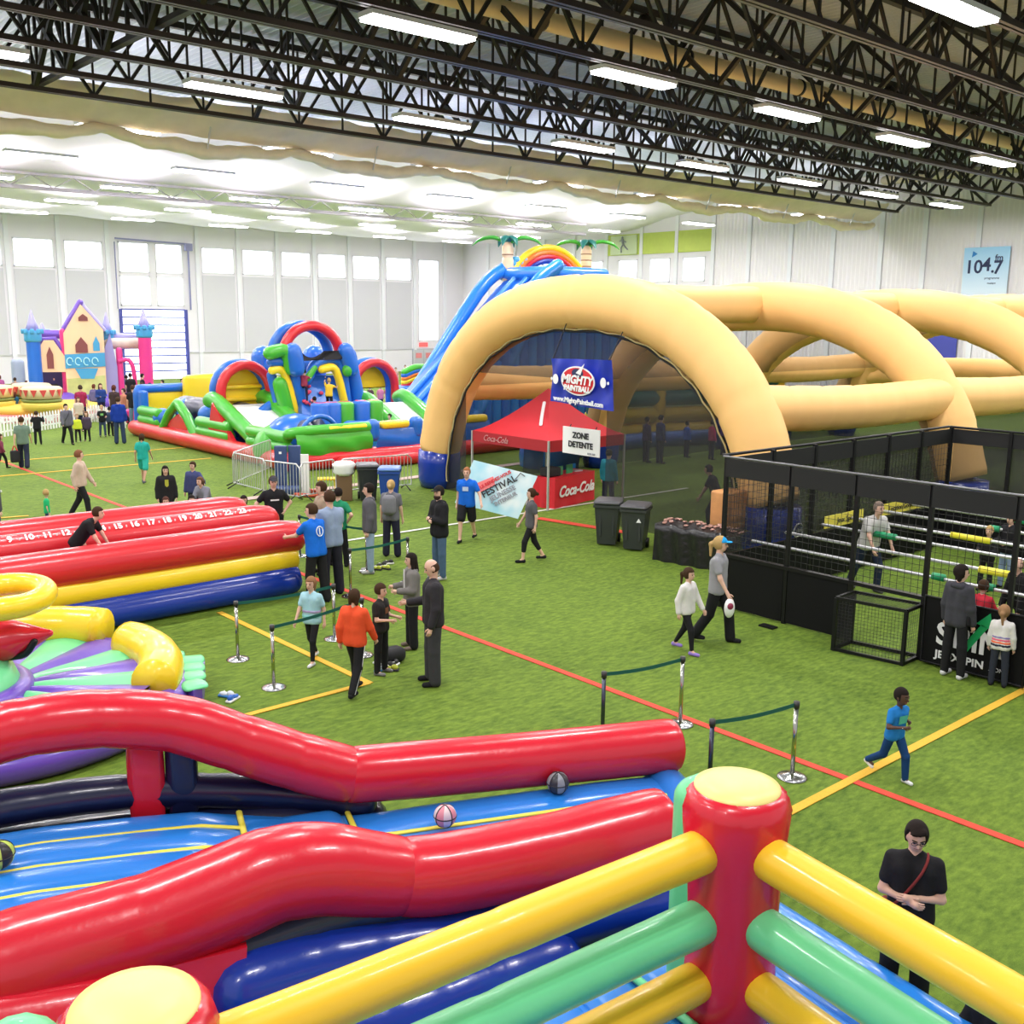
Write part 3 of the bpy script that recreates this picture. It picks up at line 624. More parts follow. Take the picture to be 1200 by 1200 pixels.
# black covered counter by the netting
c0=at(722,648);c1=at(862,674)
cv=thing('covered_counter','long counter under a crumpled black plastic sheet along the net','counter',c0); dd=(c1-c0); L2=dd.length; dd.normalize(); nn2=Vector((-dd.y,dd.x,0)); 
if nn2.dot(Fh)<0: nn2=-nn2
def cs_(s_,t_):
    s2=.32+s_*.68
    q=[(0,0),(0.03,.82),(.5,.88),(.75,.84)]; k=min(2,int(t_*3)); f=t_*3-k; o_=q[k][0]+(q[k+1][0]-q[k][0])*f; z_=q[k][1]+(q[k+1][1]-q[k][1])*f
    return c0+dd*(L2*s2)+nn2*(o_+.04*math.sin(s_*30+t_*5)*(1-t_))+Z*(z_+.025*math.sin(s_*23+t_*7)*(t_>.3))
CRB=mat('crumpled_black',(.012,.012,.014),.28,bump=.9,bscale=7); g=G(); g.grid(cs_,60,18); g.out('plastic_sheet',CRB,cv)
g=G(); 
for k in range(40):
    s_=random.random(); p=cs_(s_,.45+.4*random.random()); g.ball(p+Z*.02,.05,(1.4,1,.5),6,4)
g.out('small_goods',mat('goods_tan',(.45,.25,.2),.5,noise=.6,nscale=3),cv,kind='stuff')
G().rbox(c0+dd*2.2+nn2*1.2+Z*1.15,(.7,.5,.9),.05).out('carton',mat('carton_orange',(.6,.28,.1),.5,noise=.6,nscale=2,bump=.4),cv,label='orange and gold carton behind the counter')
# far inflatable seen through the net: teal over yellow tubes
cr_=thing('tube_wall_inflatable','green and yellow tube walled inflatable seen through the arena net','inflatable',(37,31,0))
for k,(z_,m_) in enumerate(((.5,YEL),(1.2,YEL),(1.95,TEAL),(2.6,TEAL))): G().tube([(31.5,30.9,z_),(41.5,28.6,z_)],.36,14,seam=2.5,step=.4).out('wall_tube',m_,cr_)
for k in range(4): 
    q_=Vector((31.5,30.8,0)).lerp(Vector((41.5,28.5,0)),k/3); G().tube([q_+Z*.1,q_+Z*2.9],.3,12).out('post_tube',YEL if k%2 else TEAL,cr_)
# ================================================================ tall blue water slide with palms
sv=40.2
sl=thing('palm_tree_slide','tall blue inflatable slide with rainbow and palm trees behind the arena','inflatable slide',(36,42,0))
A=onv(478,470,44.4);B=onv(560,343,44.4);C=onv(592,316,44.4)
for dv_,nm in ((0,'side_wall'),(4.2,'side_wall')):
    G().tube([(A.x-1.6,sv+dv_,.4),(A.x,sv+dv_,max(.9,A.z)),(B.x,sv+dv_,B.z),(C.x,sv+dv_,C.z+.1)],.36,14,smooth=4,seam=.8,step=.15).out(nm,LBLUE,sl)
    G().tube([(A.x-1.,sv+dv_,.3),(A.x+1.3,sv+dv_,A.z-.2),(B.x+1.0,sv+dv_,B.z-.5),(C.x+.9,sv+dv_,C.z-.6)],.32,14,smooth=4,seam=.8,step=.15).out(nm,LBLUE,sl)
g=G(); g.grid(lambda s_,t_:Vector((A.x-1.5,sv+.2+3.8*t_,.5)).lerp(Vector((C.x,sv+.2+3.8*t_,C.z-.4)),s_),20,2); g.out('slide_bed',BLUE,sl)
for dv_ in (1.1,2.1,3.1): G().tube([(A.x-1.4,sv+dv_,.7),Vector((C.x,sv+dv_,C.z-.3))],.16,10,seam=1,step=.25).out('lane_divider',LBLUE,sl)
# ribbed blue body below the platform
x=A.x-1.2; k=0
while x<43.2:
    f=min(1,max(0,(x-A.x)/(C.x-A.x))); top=.8+(C.z-1.5)*f
    if x>41.8: top=5.8
    G().tube([(x,sv,0.05),(x,sv,top)],.33,12,cap='soft',seam=2,pinch=.03,step=.4).out('body_rib',BLUE if k%2 else LBLUE,sl); x+=.6; k+=1
G().rbox((40.2,sv+2.4,C.z-.25),(4.6,4.4,.7),.3,6,.05).out('platform',LBLUE,sl)
for k in range(6): 
    G().rbox((C.x+.1+.25*k,sv+4.1,C.z+.15+.2*(k%3)),(.5,.5,.35),.15).out('rock_block',SKYV,sl)
def palm(px,py0,py1,lab):
    b=onv(px,py0,sv+4.);t_=onv(px,py1,sv+4.)
    tk=G().tube([b,b.lerp(t_,.33),b.lerp(t_,.66),t_],[.3,.33,.31,.33],14,seam=.55,pinch=.12,step=.06); tr_=tk.out('palm_trunk',CREAMV,sl,label='peach coloured palm trunk with brown bands')
    for k in range(3): q=b.lerp(t_,.15+.3*k); G().tube([q-Z*.03,q+Z*.03],.32,14,cap='flat').out('trunk_band',mat('band_brown',(.28,.14,.08),.7),sl)
    for a_ in (0,180,65,250,130,310):
        d=Rh*math.cos(math.radians(a_))+Fh*math.sin(math.radians(a_)); L=1.95 if a_%180==0 else .8
        G().tube([t_+Z*.05,t_+d*L*.35+Z*.42,t_+d*L*.75+Z*.33,t_+d*L+Z*-.02],[.14,.26,.22,.03],10,smooth=3,sq=.45).out('palm_leaf',GRN if a_%180==0 else TEAL,sl)
palm(595,330,288,''); palm(687,316,292,'')
# rainbow arch between the palms
rc=onv(643,326,sv+4.)
for k,(m_,dr_) in enumerate(((YEL,0),(ORNG,-.28),(RED,-.52),(ROYAL,-.76))):
    r0=3.3+dr_; G().tube([(rc.x+r0*math.cos(a_),sv+4.,rc.z-1.5+r0*.97*math.sin(a_)) for a_ in np.linspace(math.radians(20),math.radians(160),20)],.18,10,seam=.9,step=.15).out('rainbow_band',m_,sl)
# small blue dome seen inside arena
dm=onu(572,515,25.5); setp(G().ball((25.8,27.4,.4),1.0,(1,1.25,1.5),18,10).out('inflatable_dome',LBLUE),'blue ribbed inflatable dome behind the tent, through the net','inflatable')
setp(G().tube([(28,28.5,.3),(33,29.2,.3),(40,27,.3)],.33,12,smooth=3).out('inflatable_bolster',BLUE),'low blue inflatable bolster behind the red canopy','inflatable')
# ================================================================ bungee run with three red tubes
br=thing('bungee_run','three lane inflatable run with numbered red dividers over yellow and blue bands','inflatable run',(3,19,0))
u0,u1=-2.,9.95
G().rbox(((u0+u1)/2,19.4,.25),(u1-u0,4.0,.5),.25,8).out('floor_bed',ROYAL,br)
G().tube([(u0,17.75,.3),(u1-.12,17.75,.3)],.31,18,cap='soft',seam=4,step=.3).out('blue_band',ROYAL,br)
G().tube([(u0,17.8,.68),(u1-.1,17.8,.68)],.27,18,cap='soft',seam=4,step=.3).out('yellow_band',YEL,br)
for k,(v,zz,ue,r) in enumerate(((17.82,1.13,9.85,.33),(19.35,1.2,10.1,.31),(20.95,1.15,10.2,.31))):
    G().tube([(u0,v,zz),(ue-.3,v,zz),(ue,v,zz-.03)],r,20,cap='round',seam=5,pinch=.03,step=.3).out('red_divider',LRED,br)
    if k: G().rbox(((u0+ue)/2,v,.6),(ue-u0-.4,.34,.9),.15,6).out('divider_wall',LRED,br)
# numerals along the middle divider
bandm=mat('number_band',(.8,.45,.45),.5)
for i in range(9,24):
    u=6.97+(i-15)*.316; v=19.35; zz=1.2+.31*math.sin(math.radians(52)); vy=v-.31*math.cos(math.radians(52))
    text('numeral',str(i),.175,(u,vy-.012,zz+.012),(1,0,0),(0,math.sin(math.radians(52)),math.cos(math.radians(52))),WHITE,br,thick=.003,bold=.008)
    G().box((u+.15,vy-.03,zz-.02),(u+.17,vy-.0,zz+.02)).out('tick',WHITE,br)
# ================================================================ spinning sweeper inflatable on the left
wp=thing('sweeper_inflatable','round purple and green inflatable mat with yellow rim blocks and central hub','inflatable',(3.6,14.3,0))
C0=Vector((3.5,14.55,0)); 
def disc_sector(a0,a1,r0,r1,z0,z1,mt,nm,bul=.05):
    g=G(); 
    def f(s_,t_):
        a=a0+(a1-a0)*s_; r=r0+(r1-r0)*t_; return C0+Vector((r*math.cos(a),r*math.sin(a),z1+bul*math.sin(math.pi*s_)*(min(1,t_*3))))
    g.grid(f,6,8); g.grid(lambda s_,t_:(lambda a:C0+Vector((r1*math.cos(a),r1*math.sin(a),z0+(z1-z0)*t_)))(a0+(a1-a0)*s_),6,3); return g.out(nm,mt,wp)
for k in range(20): disc_sector(math.radians(18*k),math.radians(18*(k+1)),.15,2.1,0,.42,PURP if k%2 else MINT,'mat_sector')
G().tube([C0+Vector((2.35*math.cos(a),2.35*math.sin(a),.2)) for a in np.linspace(0,2*math.pi,48,endpoint=False)],.2,12,closed=True).out('rim_base',PURP,wp)
for a0,a1,rr_b,zr_b in ((33,84,2.3,.58),(-40,16,2.15,.5)):
    G().tube([C0+Vector((rr_b*math.cos(math.radians(a)),rr_b*math.sin(math.radians(a)),zr_b)) for a in np.linspace(a0,a1,11)],.31,18,cap='flat',seam=.5,pinch=.025,step=.08).out('rim_block',YEL,wp)
# outer landing mat
g=G(); P0=at(176,808,.42);P1=at(245,797,.3);P2=at(205,768,.42);P3=at(165,765,.42)
q=[C0+Vector((2.1,-1.6,0)),Vector((5.75,13.0,0)),Vector((6.3,14.1,0)),Vector((5.75,15.3,0)),C0+Vector((1.6,1.5,0))]
G().prism(q,(0,0,.33)).out('landing_mat_side',PURP,wp)
for k in range(7):
    t0=(k+.5)/7; a=q[0].lerp(q[4],t0); e=(q[1].lerp(q[2],t0*2) if t0<.5 else q[2].lerp(q[3],t0*2-1)); a.z=e.z=.33
    G().tube([a,a.lerp(e,.93)],.2,12,cap='soft',sq=.2).out('landing_mat_rib',MINT,wp)
hb=G().lathe([(.95,0),(1.0,.35),(.9,.62),(.55,.8),(.2,.86)],C0+Vector((-.6,.2,.1)),24).out('hub',MINT,wp); G().tube([C0+Vector((-.6+1.02*math.cos(a),.2+1.02*math.sin(a),.42)) for a in np.linspace(0,2*math.pi,30,endpoint=False)],.13,10,closed=True).out('hub_ring',PURP,wp); G().lathe([(.55,0),(.5,.1),(.2,.16)],C0+Vector((-.6,.2,.88)),20).out('hub_cap',GOLD,wp)
hc=atd(-10,752,14.0)
rd=wp
tipp=atd(58,742,14.0); bk=atd(-60,760,14.0)
G().tube([atd(-70,745,14.),atd(-20,752,14.),atd(20,748,14.),tipp],[.36,.34,.25,.05],18,smooth=3).out('pod_body',RED,rd)
rc_=atd(5,699,14.); G().tube([rc_+Rh*(.52*math.cos(a))+Fh*(.5*math.sin(a))+Z*(.05*math.sin(a)) for a in np.linspace(0,2*math.pi,36,endpoint=False)],.155,14,closed=True).out('ring_seat',YEL,rd)
G().tube([atd(12,770,14.),atd(30,766,13.9),atd(40,752,13.9)],.05,8,smooth=3).out('strap',BLK,rd); G().tube([(hc.x-.2,hc.y,0),(hc.x-.2,hc.y,hc.z-.2)],[.22,.16],14).out('pivot_column',RED,rd)
# ================================================================ foreground ball lane
ln=thing('ball_lane_inflatable','long glossy inflatable lane with humped red side tubes and blue bed','inflatable lane',(5,7,0))
LA=Vector((8.64,6.98,0)); LD=Vector((-.936,.352,0)); LN=Vector((-.352,-.936,0))
def Lp(s_,n,z): p=LA+LD*s_+LN*n; return Vector((p.x,p.y,z))
T1=[(.1,.7),(1.,.74),(2,.79),(3.0,.85),(3.72,.9),(4.1,1.06),(4.5,1.25),(4.9,1.45),(5.34,1.66),(5.9,1.78),(6.4,1.8),(6.9,1.74),(7.5,1.5),(8.2,1.1)]
G().tube([Lp(s_,0,z) for s_,z in T1[:5]],[.3,.295,.29,.29,.28],30,cap='soft',seam=3.7,pinch=.02,step=.08).out('side_tube',RED,ln)
G().tube([Lp(s_,0,z) for s_,z in T1[4:]],[.28,.285,.28,.275,.27,.265,.265,.265,.265],30,cap='soft',smooth=4,seam=.62,pinch=.035,step=.07).out('humped_tube',RED,ln)
T2=[(1.42,1.04),(2.,1.0),(2.5,.97),(3.4,.96),(3.76,1.0)]; T2b=[(3.76,1.0),(4.1,1.1),(4.4,1.19),(4.75,1.21),(5.1,1.12),(5.6,1.0),(6.2,.92),(6.9,.84),(7.6,.75)]
G().tube([Lp(s_,2.19,z) for s_,z in T2],[.33,.33,.32,.32,.31],32,cap='soft',smooth=3,seam=3.9,pinch=.03,step=.08).out('side_tube',RED,ln)
G().tube([Lp(s_,2.19,z) for s_,z in T2b],[.31,.34,.36,.37,.37,.38,.38],32,cap='soft',smooth=4,seam=1.0,pinch=.02,step=.07).out('humped_tube',RED,ln)
# bed: bulged lanes between stitched yellow lines
zb=lambda s_: float(np.interp(s_,[0,3.7,4.4,5.2,6.5,9],[.42,.52,.62,.8,.86,.8]))
lanes=[0.12,.42,.83,1.25,1.68,2.1]
for (sa,sb,ls) in ((.25,3.74,[.12,.62,2.1]),(3.8,4.78,[.12,2.1]),(4.84,8.5,lanes)):
    for a,b in zip(ls,ls[1:]):
        g=G(); g.grid(lambda s_,t_,a=a,b=b,sa=sa,sb=sb:Lp(sa+(sb-sa)*s_,a+(b-a)*t_,zb(sa+(sb-sa)*s_)+.07*(abs(math.sin(math.pi*t_))**.5)*(min(1,4*s_,4*(1-s_))**.5 if 0<s_<1 else 0)),36,10).out('bed_lane',LBLUE,ln)
ST=mat('stitch_yellow',(.85,.75,.08),.45)
def seamline(P): G().tube(P,.03,8,sq=.5).out('yellow_seam',ST,ln)
seamline([Lp(s_,.62,zb(s_)+.015) for s_ in np.linspace(.15,3.74,12)])
for n_ in lanes[1:-1]: seamline([Lp(s_,n_,zb(s_)+.015) for s_ in np.linspace(4.84,8.5,12)])
for s_ in (3.77,4.81): seamline([Lp(s_,n_,zb(s_)+.02) for n_ in np.linspace(.1,2.1,6)])
# bed body, front end and lower navy tubes
R3=Matrix.Rotation(math.atan2(LD.y,LD.x),3,'Z')
G().rbox(Lp(2.1,1.1,.22),(3.6,2.2,.44),.2,8,.0,R3).out('bed_base',LBLUE,ln); G().rbox(Lp(6.3,1.1,.32),(5.0,2.2,.64),.2,8,0,R3).out('bed_base',LBLUE,ln)
G().tube([Lp(.25,.1,.3),Lp(.45,2.1,.3)],.24,16,cap='soft').out('end_tube',LBLUE,ln)
G().tube([Lp(3.6,-.05,.56),Lp(4.3,-.15,.72),Lp(5.2,-.15,.9),Lp(6.2,-.15,1.0),Lp(8,-.15,.95)],.17,16,smooth=3,seam=.7,step=.1).out('navy_tube',NAVY,ln)
G().tube([Lp(3.6,-.15,.3),Lp(5.2,-.2,.45),Lp(8,-.2,.5)],.3,16,smooth=3).out('navy_tube',NAVY,ln)
# uprights below the far hump
G().rbox(Lp(5.62,-.1,1.15),(.3,.22,.9),.05,3,.02,R3).out('upright',RED,ln); G().rbox(Lp(5.3,-.12,1.15),(.26,.24,.9),.06,3,.02,R3).out('upright',NAVY,ln,label='black padded upright')
# blue outer wall below near tube
G().tube([Lp(1.4,2.2,.36),Lp(2.,2.2,.36),Lp(3.4,2.3,.4),Lp(4.4,2.4,.5),Lp(5.0,2.45,.5)],[.24,.26,.3,.3,.3],20,smooth=3,seam=.55,pinch=.03,step=.06).out('lower_blue_tube',ROYAL,ln)
G().tube([Lp(2.6,2.45,.1),Lp(3.8,2.7,.12),Lp(4.9,2.85,.1),Lp(5.6,2.95,.0)],.34,20,smooth=3,seam=.55,pinch=.04,step=.06).out('lower_blue_tube',ROYAL,ln)
G().tube([Lp(3.0,2.1,.62),Lp(4.2,2.2,.78),Lp(5.2,2.3,.7)],.2,16,smooth=3).out('navy_tube',NAVY,ln)
G().prism([Lp(5.0,2.35,.85),Lp(5.9,2.35,.8),Lp(5.6,2.5,.02),Lp(5.1,2.5,.02)],LN*.16).out('gusset',RED,ln,label='red panel joining the near tube to the base')
G().rbox(Lp(6.8,2.5,.4),(2.4,.5,.9),.2,5,.03,R3).out('near_side_wall',RED,ln)
# balls
def ball_(p,r,mats,lab,cat='ball'):
    t=thing('ball',lab,cat,p-Z*r)
    me=None; g=G(); g.ball(p,r,(1,1,1),24,14)
    g.M=[ (1 if (i%24)//3%2 else 0) for i in range(len(g.F))]; g.M[0]=1; g.out('shell',list(mats),t)
    for ax in ((1,0,0),(0,1,0),(0,0,1)):
        q=Vector(ax); e=q.orthogonal().normalized(); f=q.cross(e); G().tube([p+e*(r*math.cos(a))+f*(r*math.sin(a)) for a in np.linspace(0,2*math.pi,28,endpoint=False)],.006,6,closed=True).out('seam',PBLK,t)
    return t
zz=zb(1.8)
ball_(Lp(1.62,.36,zb(1.6)+.07+.115),.115,(mat('ball_black',(.03,.03,.035),.35),mat('ball_grey',(.25,.26,.28),.35)),'black and grey ball on the blue bed near the far red tube')
ball_(Lp(2.95,.72,zb(2.9)+.07+.11),.11,(mat('ball_pink',(.7,.25,.3),.5),mat('ball_pale',(.75,.62,.62),.5)),'pink and white striped ball lying on the blue bed')
ball_(Lp(6.78,.85,zb(6.6)+.07+.12),.12,(mat('ball_black2',(.02,.02,.02),.35),mat('ball_lime',(.5,.65,.1),.4)),'black ball with a lime green panel at the left of the blue bed')
# ================================================================ foreground ring
rg=thing('ring_inflatable','inflatable sports ring with red corner posts and yellow and green ropes','inflatable ring',(3.5,1.8,0))
P1=Vector((5.57,3.97,0)); DA=Vector((-.9897,.1433,0)); DB=Vector((-.1433,-.9897,0)); DA=Vector((-.9953,.0963,0)); P2=P1+DA*4.06; P3=P1+DB*4.3; P4=P3+DA*4.06
R4=Matrix.Rotation(math.atan2(DA.y,DA.x),3,'Z')
G().rbox((P1+P4)/2+Z*.25-DB*.15,(4.9,6.3,.5),.18,8,.0,R4).out('ring_base',LBLUE,rg)
G().rbox(P1-DA*.75+DB*1.85+Z*.2,(1.5,6.0,.4),.15,6,0,R4).out('ring_base',LBLUE,rg)
G().tube([P1-DA*1.35+DB*-1.0+Z*.3,P1-DA*1.35+DB*4.6+Z*.3],.2,14,cap='soft',seam=1.2,pinch=.05,step=.1).out('edge_tube',LBLUE,rg)
G().tube([P1-DA*.95+DB*-1.+Z*.38,P1-DA*.95+DB*4.6+Z*.38],.26,14,cap='soft',sq=.5,seam=1.2,pinch=.05,step=.1).out('bed_lane',LBLUE,rg); G().tube([P1-DA*.5+DB*-1.+Z*.38,P1-DA*.5+DB*4.6+Z*.38],.26,14,cap='soft',sq=.5,seam=1.2,pinch=.05,step=.1).out('bed_lane',LBLUE,rg)
for k in range(9): 
    a=P1+DA*(.1+.5*k)-DB*.9; G().tube([a+Z*.48,a+DB*5.3+Z*.48],.24,12,cap='soft',sq=.4,seam=1.4,step=.12).out('bed_lane',LBLUE,rg)
    if k%3==0: G().tube([a+DA*.25+Z*.55,a+DA*.25+DB*5.+Z*.55],.035,8).out('green_seam',MINT,rg)
def post(P,nm):
    prof=[(.25,.4),(.31,.47),(.335,.8),(.325,1.2),(.335,1.6),(.365,1.95),(.37,2.1),(.345,2.19),(.3,2.235)]
    g=G(); V=[];
    g.lathe(prof,P,48); 
    for i,v in enumerate(g.V):  # gathers near top seam
        x_,y_,z_=v; a=math.atan2(y_-P.y,x_-P.x); 
        if z_>1.9: f=1+.022*math.sin(a*26)*min(1,(z_-1.9)/.2); g.V[i]=(P.x+(x_-P.x)*f,P.y+(y_-P.y)*f,z_)
    o=g.out('corner_post',RED,rg); G().lathe([(.305,2.215),(.29,2.25),(.2,2.285),(.05,2.3)],P,40).out('post_cap',mat('vinyl_cap',(.9,.75,.25),.4,bump=.2,bscale=4),rg,label='pale yellow top of the red post')
for P in (P1,P2,P3,P4): post(P,'')
# mint pad behind the post
G().rbox(P1+Vector((-.02,.2,1.3)),(.5,.4,1.86),.14,5,.02,R4).out('corner_pad',MINT,rg,label='mint green pad behind the red corner post')
def rope(Pa,Pb,z,r,m_,sag=0):
    d=(Pb-Pa).normalized(); n=16; P=[Pa+d*.3+(Pb-d*.3-(Pa+d*.3))*(i/n)+Z*(z-sag*math.sin(math.pi*i/n)) for i in range(n+1)]
    R=[r*(.96+.06*math.exp(-i/1.2)+.06*math.exp(-(n-i)/1.2)) for i in range(n+1)]
    G().tube(P,R,24,cap='soft',seam=2.0,pinch=.05,step=.07).out('rope_tube',m_,rg)
for Q in ((P1,P2),(P1,P3)):
    rope(Q[0],Q[1],1.85,.15,GOLD); rope(Q[0],Q[1],1.32,.155,MINT); rope(Q[0],Q[1],.86,.14,GOLD)
G().rbox(P2+Vector((-.45,.3,1.22)),(.6,.6,1.86),.3,5,.05).out('corner_pad',MINT,rg,label='mint green pad at the lower left corner')
# ================================================================ obstacle course
oc=thing('obstacle_course','multi coloured inflatable obstacle course with red arches, climbing tower and white slides','inflatable',(22,37,0))
def O(g,name,m,**k): return g.out(name,m,oc,**k)
# red base tubes
O(G().tube([(17.75,45.9,.34),(17.7,32.1,.34)],.34,16,seam=3,step=.3),'base_tube',LRED); O(G().tube([(17.6,31.9,.32),(23.5,31.7,.32),(30,31.9,.32)],.33,16,seam=3,step=.3),'base_tube',LRED)
O(G().tube([(19.4,31.2,.25),(21.5,30.9,.25),(24.5,31.2,.25)],.25,14,smooth=3),'base_tube',LRED)
O(G().rbox((23.8,39,.25),(12,13.6,.5),.2,8),'floor_pad',BLUE)
# far end wall: yellow panel in a blue frame
E0=onv(180,466,45.8)
O(G().rbox((20.2,45.9,1.15),(4.6,.35,1.5),.12,5,.04),'end_panel',YEL); O(G().tube([(17.9,45.8,.3),(17.9,45.8,2.05),(22.6,45.8,2.05)],.2,12,smooth=0,step=.2),'end_frame',BLUE)
O(G().rbox((18.0,45.5,1.15),(.36,.6,1.7),.12,4),'end_frame',BLUE)
for k,(p,m_) in enumerate((((18.6,44.2,.75),GRN),((18.6,43.6,.4),GRN),((19.4,44.6,.8),GRN))): O(G().rbox(p,(1.3,1.0,.5),.2,4,.04),'step_block',m_)
for p,r in (((18.8,42.6,1.35),.5),((18.0,43.4,.95),.42),((18.5,40.0,1.3),.42),((18.9,38.8,.75),.38)): O(G().ball(p,r,(1,1,1),16,10),'blue_ball',BLUE)
O(G().tube([(18.9,43.2,1.35),(19.3,38.2,1.35)],.55,16,cap='soft',seam=1,step=.2),'dark_tunnel',NAVY); O(G().tube([(20.6,43.2,1.25),(20.9,38.2,1.25)],.5,16,cap='soft',seam=1,step=.2),'dark_tunnel',NAVY)
# green A-frame legs with red infill
def aframe(vc,wd,h,uu=17.75):
    a=Vector((uu,vc+wd,.45));b=Vector((uu,vc,h));c=Vector((uu,vc-wd,.45))
    O(G().tube([a,b,c],.2,12,smooth=2,step=.15),'a_frame_tube',GRN); O(G().prism([a.lerp(b,.1)+Z*.1,b-Z*.45,c.lerp(b,.1)+Z*.1],(.12,0,0)),'a_frame_infill',RED)
aframe(41.2,1.7,1.75)
# low green side walls
for v0_,v1_ in ((45.2,43.2),(39.3,36.6),(35.0,32.2)):
    for z_ in (.78,1.15): O(G().tube([(17.8,v0_,z_),(17.8,v1_,z_)],.22,12,cap='soft',seam=1.5,step=.2),'side_wall_tube',GRN)
# first white slide between green rails with red triangular end
def slide(u0_,u1_,va,vb,za,zb_,tri=True):
    O(G().prism([(u0_,va,za),(u1_,va,za),(u1_,vb,zb_),(u0_,vb,zb_)],(0,-.02,-.15)),'slide_sheet',WHT)
    for u_ in (u0_-.15,u1_+.15): O(G().tube([(u_,va+.7,za+.15),(u_,va,za+.15),(u_,vb,zb_+.12),(u_,vb-.5,zb_+.1)],.3,14,smooth=3,seam=1.,step=.15),'slide_rail',GRN)
    if tri: O(G().prism([(u0_-.5,va+.4,.4),(u0_-.5,va-.2,za+.15),(u0_-.5,vb+1.2,.4)],(.15,0,0)),'red_gusset',RED)
slide(18.15,20.1,38.0,34.6,1.85,.55); slide(24.2,25.9,36.6,33.9,1.75,.6,False)
# dome with dark tunnel mouth
O(G().ball((18.9,33.6,.75),1.15,(1.15,.85,.95),20,10),'dome',BLUE); O(G().ball((18.2,33.7,.6),1.0,(.9,.9,.9),18,10),'dome',GRN)
O(G().tube([(18.95,32.9,.95),(19.2,32.45,1.05)],[.72,.74],20,cap='flat'),'tunnel_mouth',NAVY); O(G().tube([(19.2+.76*math.cos(a),32.42,1.05+.76*math.sin(a)) for a in np.linspace(0,math.pi,14)],.09,10),'mouth_rim',BLUE)
# front wall banners
def drape(u0_,u1_,v_,z0_,z1_,m_,nm):
    g=G(); g.grid(lambda s_,t_:(u0_+(u1_-u0_)*s_,v_-.08+.05*math.sin(s_*14+t_*5)*(1-t_)+.1*math.sin(math.pi*t_)*-1,z0_+(z1_-z0_)*t_-.05*math.sin(math.pi*s_)*t_),24,8); g.out(nm,m_,oc)
drape(17.8,20.9,31.75,.45,1.3,GRN,'front_wall'); drape(21.1,26.5,31.75,.45,1.3,BLUE,'front_wall')
O(G().tube([(17.7,32.0,1.3),(18.4,31.8,1.38),(21,31.8,1.38)],.2,12,smooth=2,seam=1.1,step=.15),'wall_top_tube',GRN); O(G().rbox((19.9,31.75,1.42),(1.7,.3,.22),.1,4),'wall_cushion',YEL)
for a,b in ((21.35,22.6),(23.4,24.7),(25.2,26.4)): O(G().rbox(((a+b)/2,31.75,1.42),(b-a,.4,.3),.14,4),'wall_cushion',YEL)
for u_ in (21.05,23.0,24.95): O(G().rbox((u_,31.8,1.25),(.4,.5,.75),.15,4,.03),'wall_post',BLUE)
O(G().tube([(21.1,33.5,1.2),(24,32.6,1.1),(26.5,32.6,1.1)],.26,12,smooth=2,step=.2),'inner_tube',BLUE); O(G().tube([(19.9,34.6,.9),(21,33.4,.9)],.3,12,step=.2),'inner_tube',GRN)
# punch pillars
for (x_,y_,m_) in ((376,500,BLUE),(389,503,BLUE),(404,505,GRN),(423,495,BLUE),(438,493,GRN)):
    p=onv(x_,y_,34.4); O(G().tube([(p.x,34.4,.4),(p.x,34.4,2.0)],.38,14,cap='soft'),'pillar',m_); O(G().lathe([(.3,0),(.2,.06)],(p.x,34.4,2.06),14),'pillar_cap',LRED,label='red top of the pillar')
# arches
def arch(uL,uR,v,zt,back,m1=LRED,m2=BLUE,r=.2):
    uc=(uL+uR)/2;W_=(uR-uL)/2
    P=lambda dv,w_:[(uc-w_,v+dv,.5)]+[(uc+w_*math.cos(a),v+dv,zt-W_-.1+(w_)*math.sin(a)) for a in np.linspace(math.pi,0,16)]+[(uc+w_,v+dv,.5)]
    O(G().tube(P(0,W_-r),r,16,seam=.9,pinch=.05,step=.12),'arch_tube',m1); O(G().tube(P(.5,W_-r*.8),r,16,seam=.9,pinch=.05,step=.12),'arch_tube',m2)
    if back:
        w_=W_-.2; poly=[(uc-w_,v+.55,.5)]+[(uc+w_*math.cos(a),v+.55,zt-W_-.1+w_*math.sin(a)) for a in np.linspace(math.pi,0,12)]+[(uc+w_,v+.55,.5)]
        O(G().prism(poly,(0,.2,0)),'arch_back',YEL)
        for k in range(3): O(G().tube([(uc-w_*.9,v+.5,1.5+.5*k),(uc+w_*.9,v+.5,1.5+.5*k)],.1,10),'back_tube',YEL)
aL,aR,aT=onv(256,465,38),onv(325,465,38),onv(290,419,38); arch(aL.x,aR.x,38.2,aT.z,True)
O(G().rbox((21.2,45.4,1.6),(2.6,.5,2.0),.15,5,.05),'yellow_side_wall',YEL)
aL,aR,aT=onv(411,465,40),onv(467,465,40),onv(440,417,40); 
arch(aL.x,aR.x,40,aT.z,False)
uc=(aL.x+aR.x)/2; W_=(aR.x-aL.x)/2-.2; O(G().prism([(uc-W_,40.6,2.1)]+[(uc+W_*math.cos(a),40.6,aT.z-W_-.4+W_*math.sin(a)) for a in np.linspace(math.pi,0,12)]+[(uc+W_,40.6,2.1)],(0,.2,0)),'arch_back',YEL)
# yellow and blue brace inside left arch
O(G().tube([(19.1,37.6,1.2),(20.6,37.6,2.1)],.22,12),'brace',BLUE); O(G().tube([(19.7,37.4,1.0),(20.6,37.4,2.0)],.18,12),'brace',YEL)
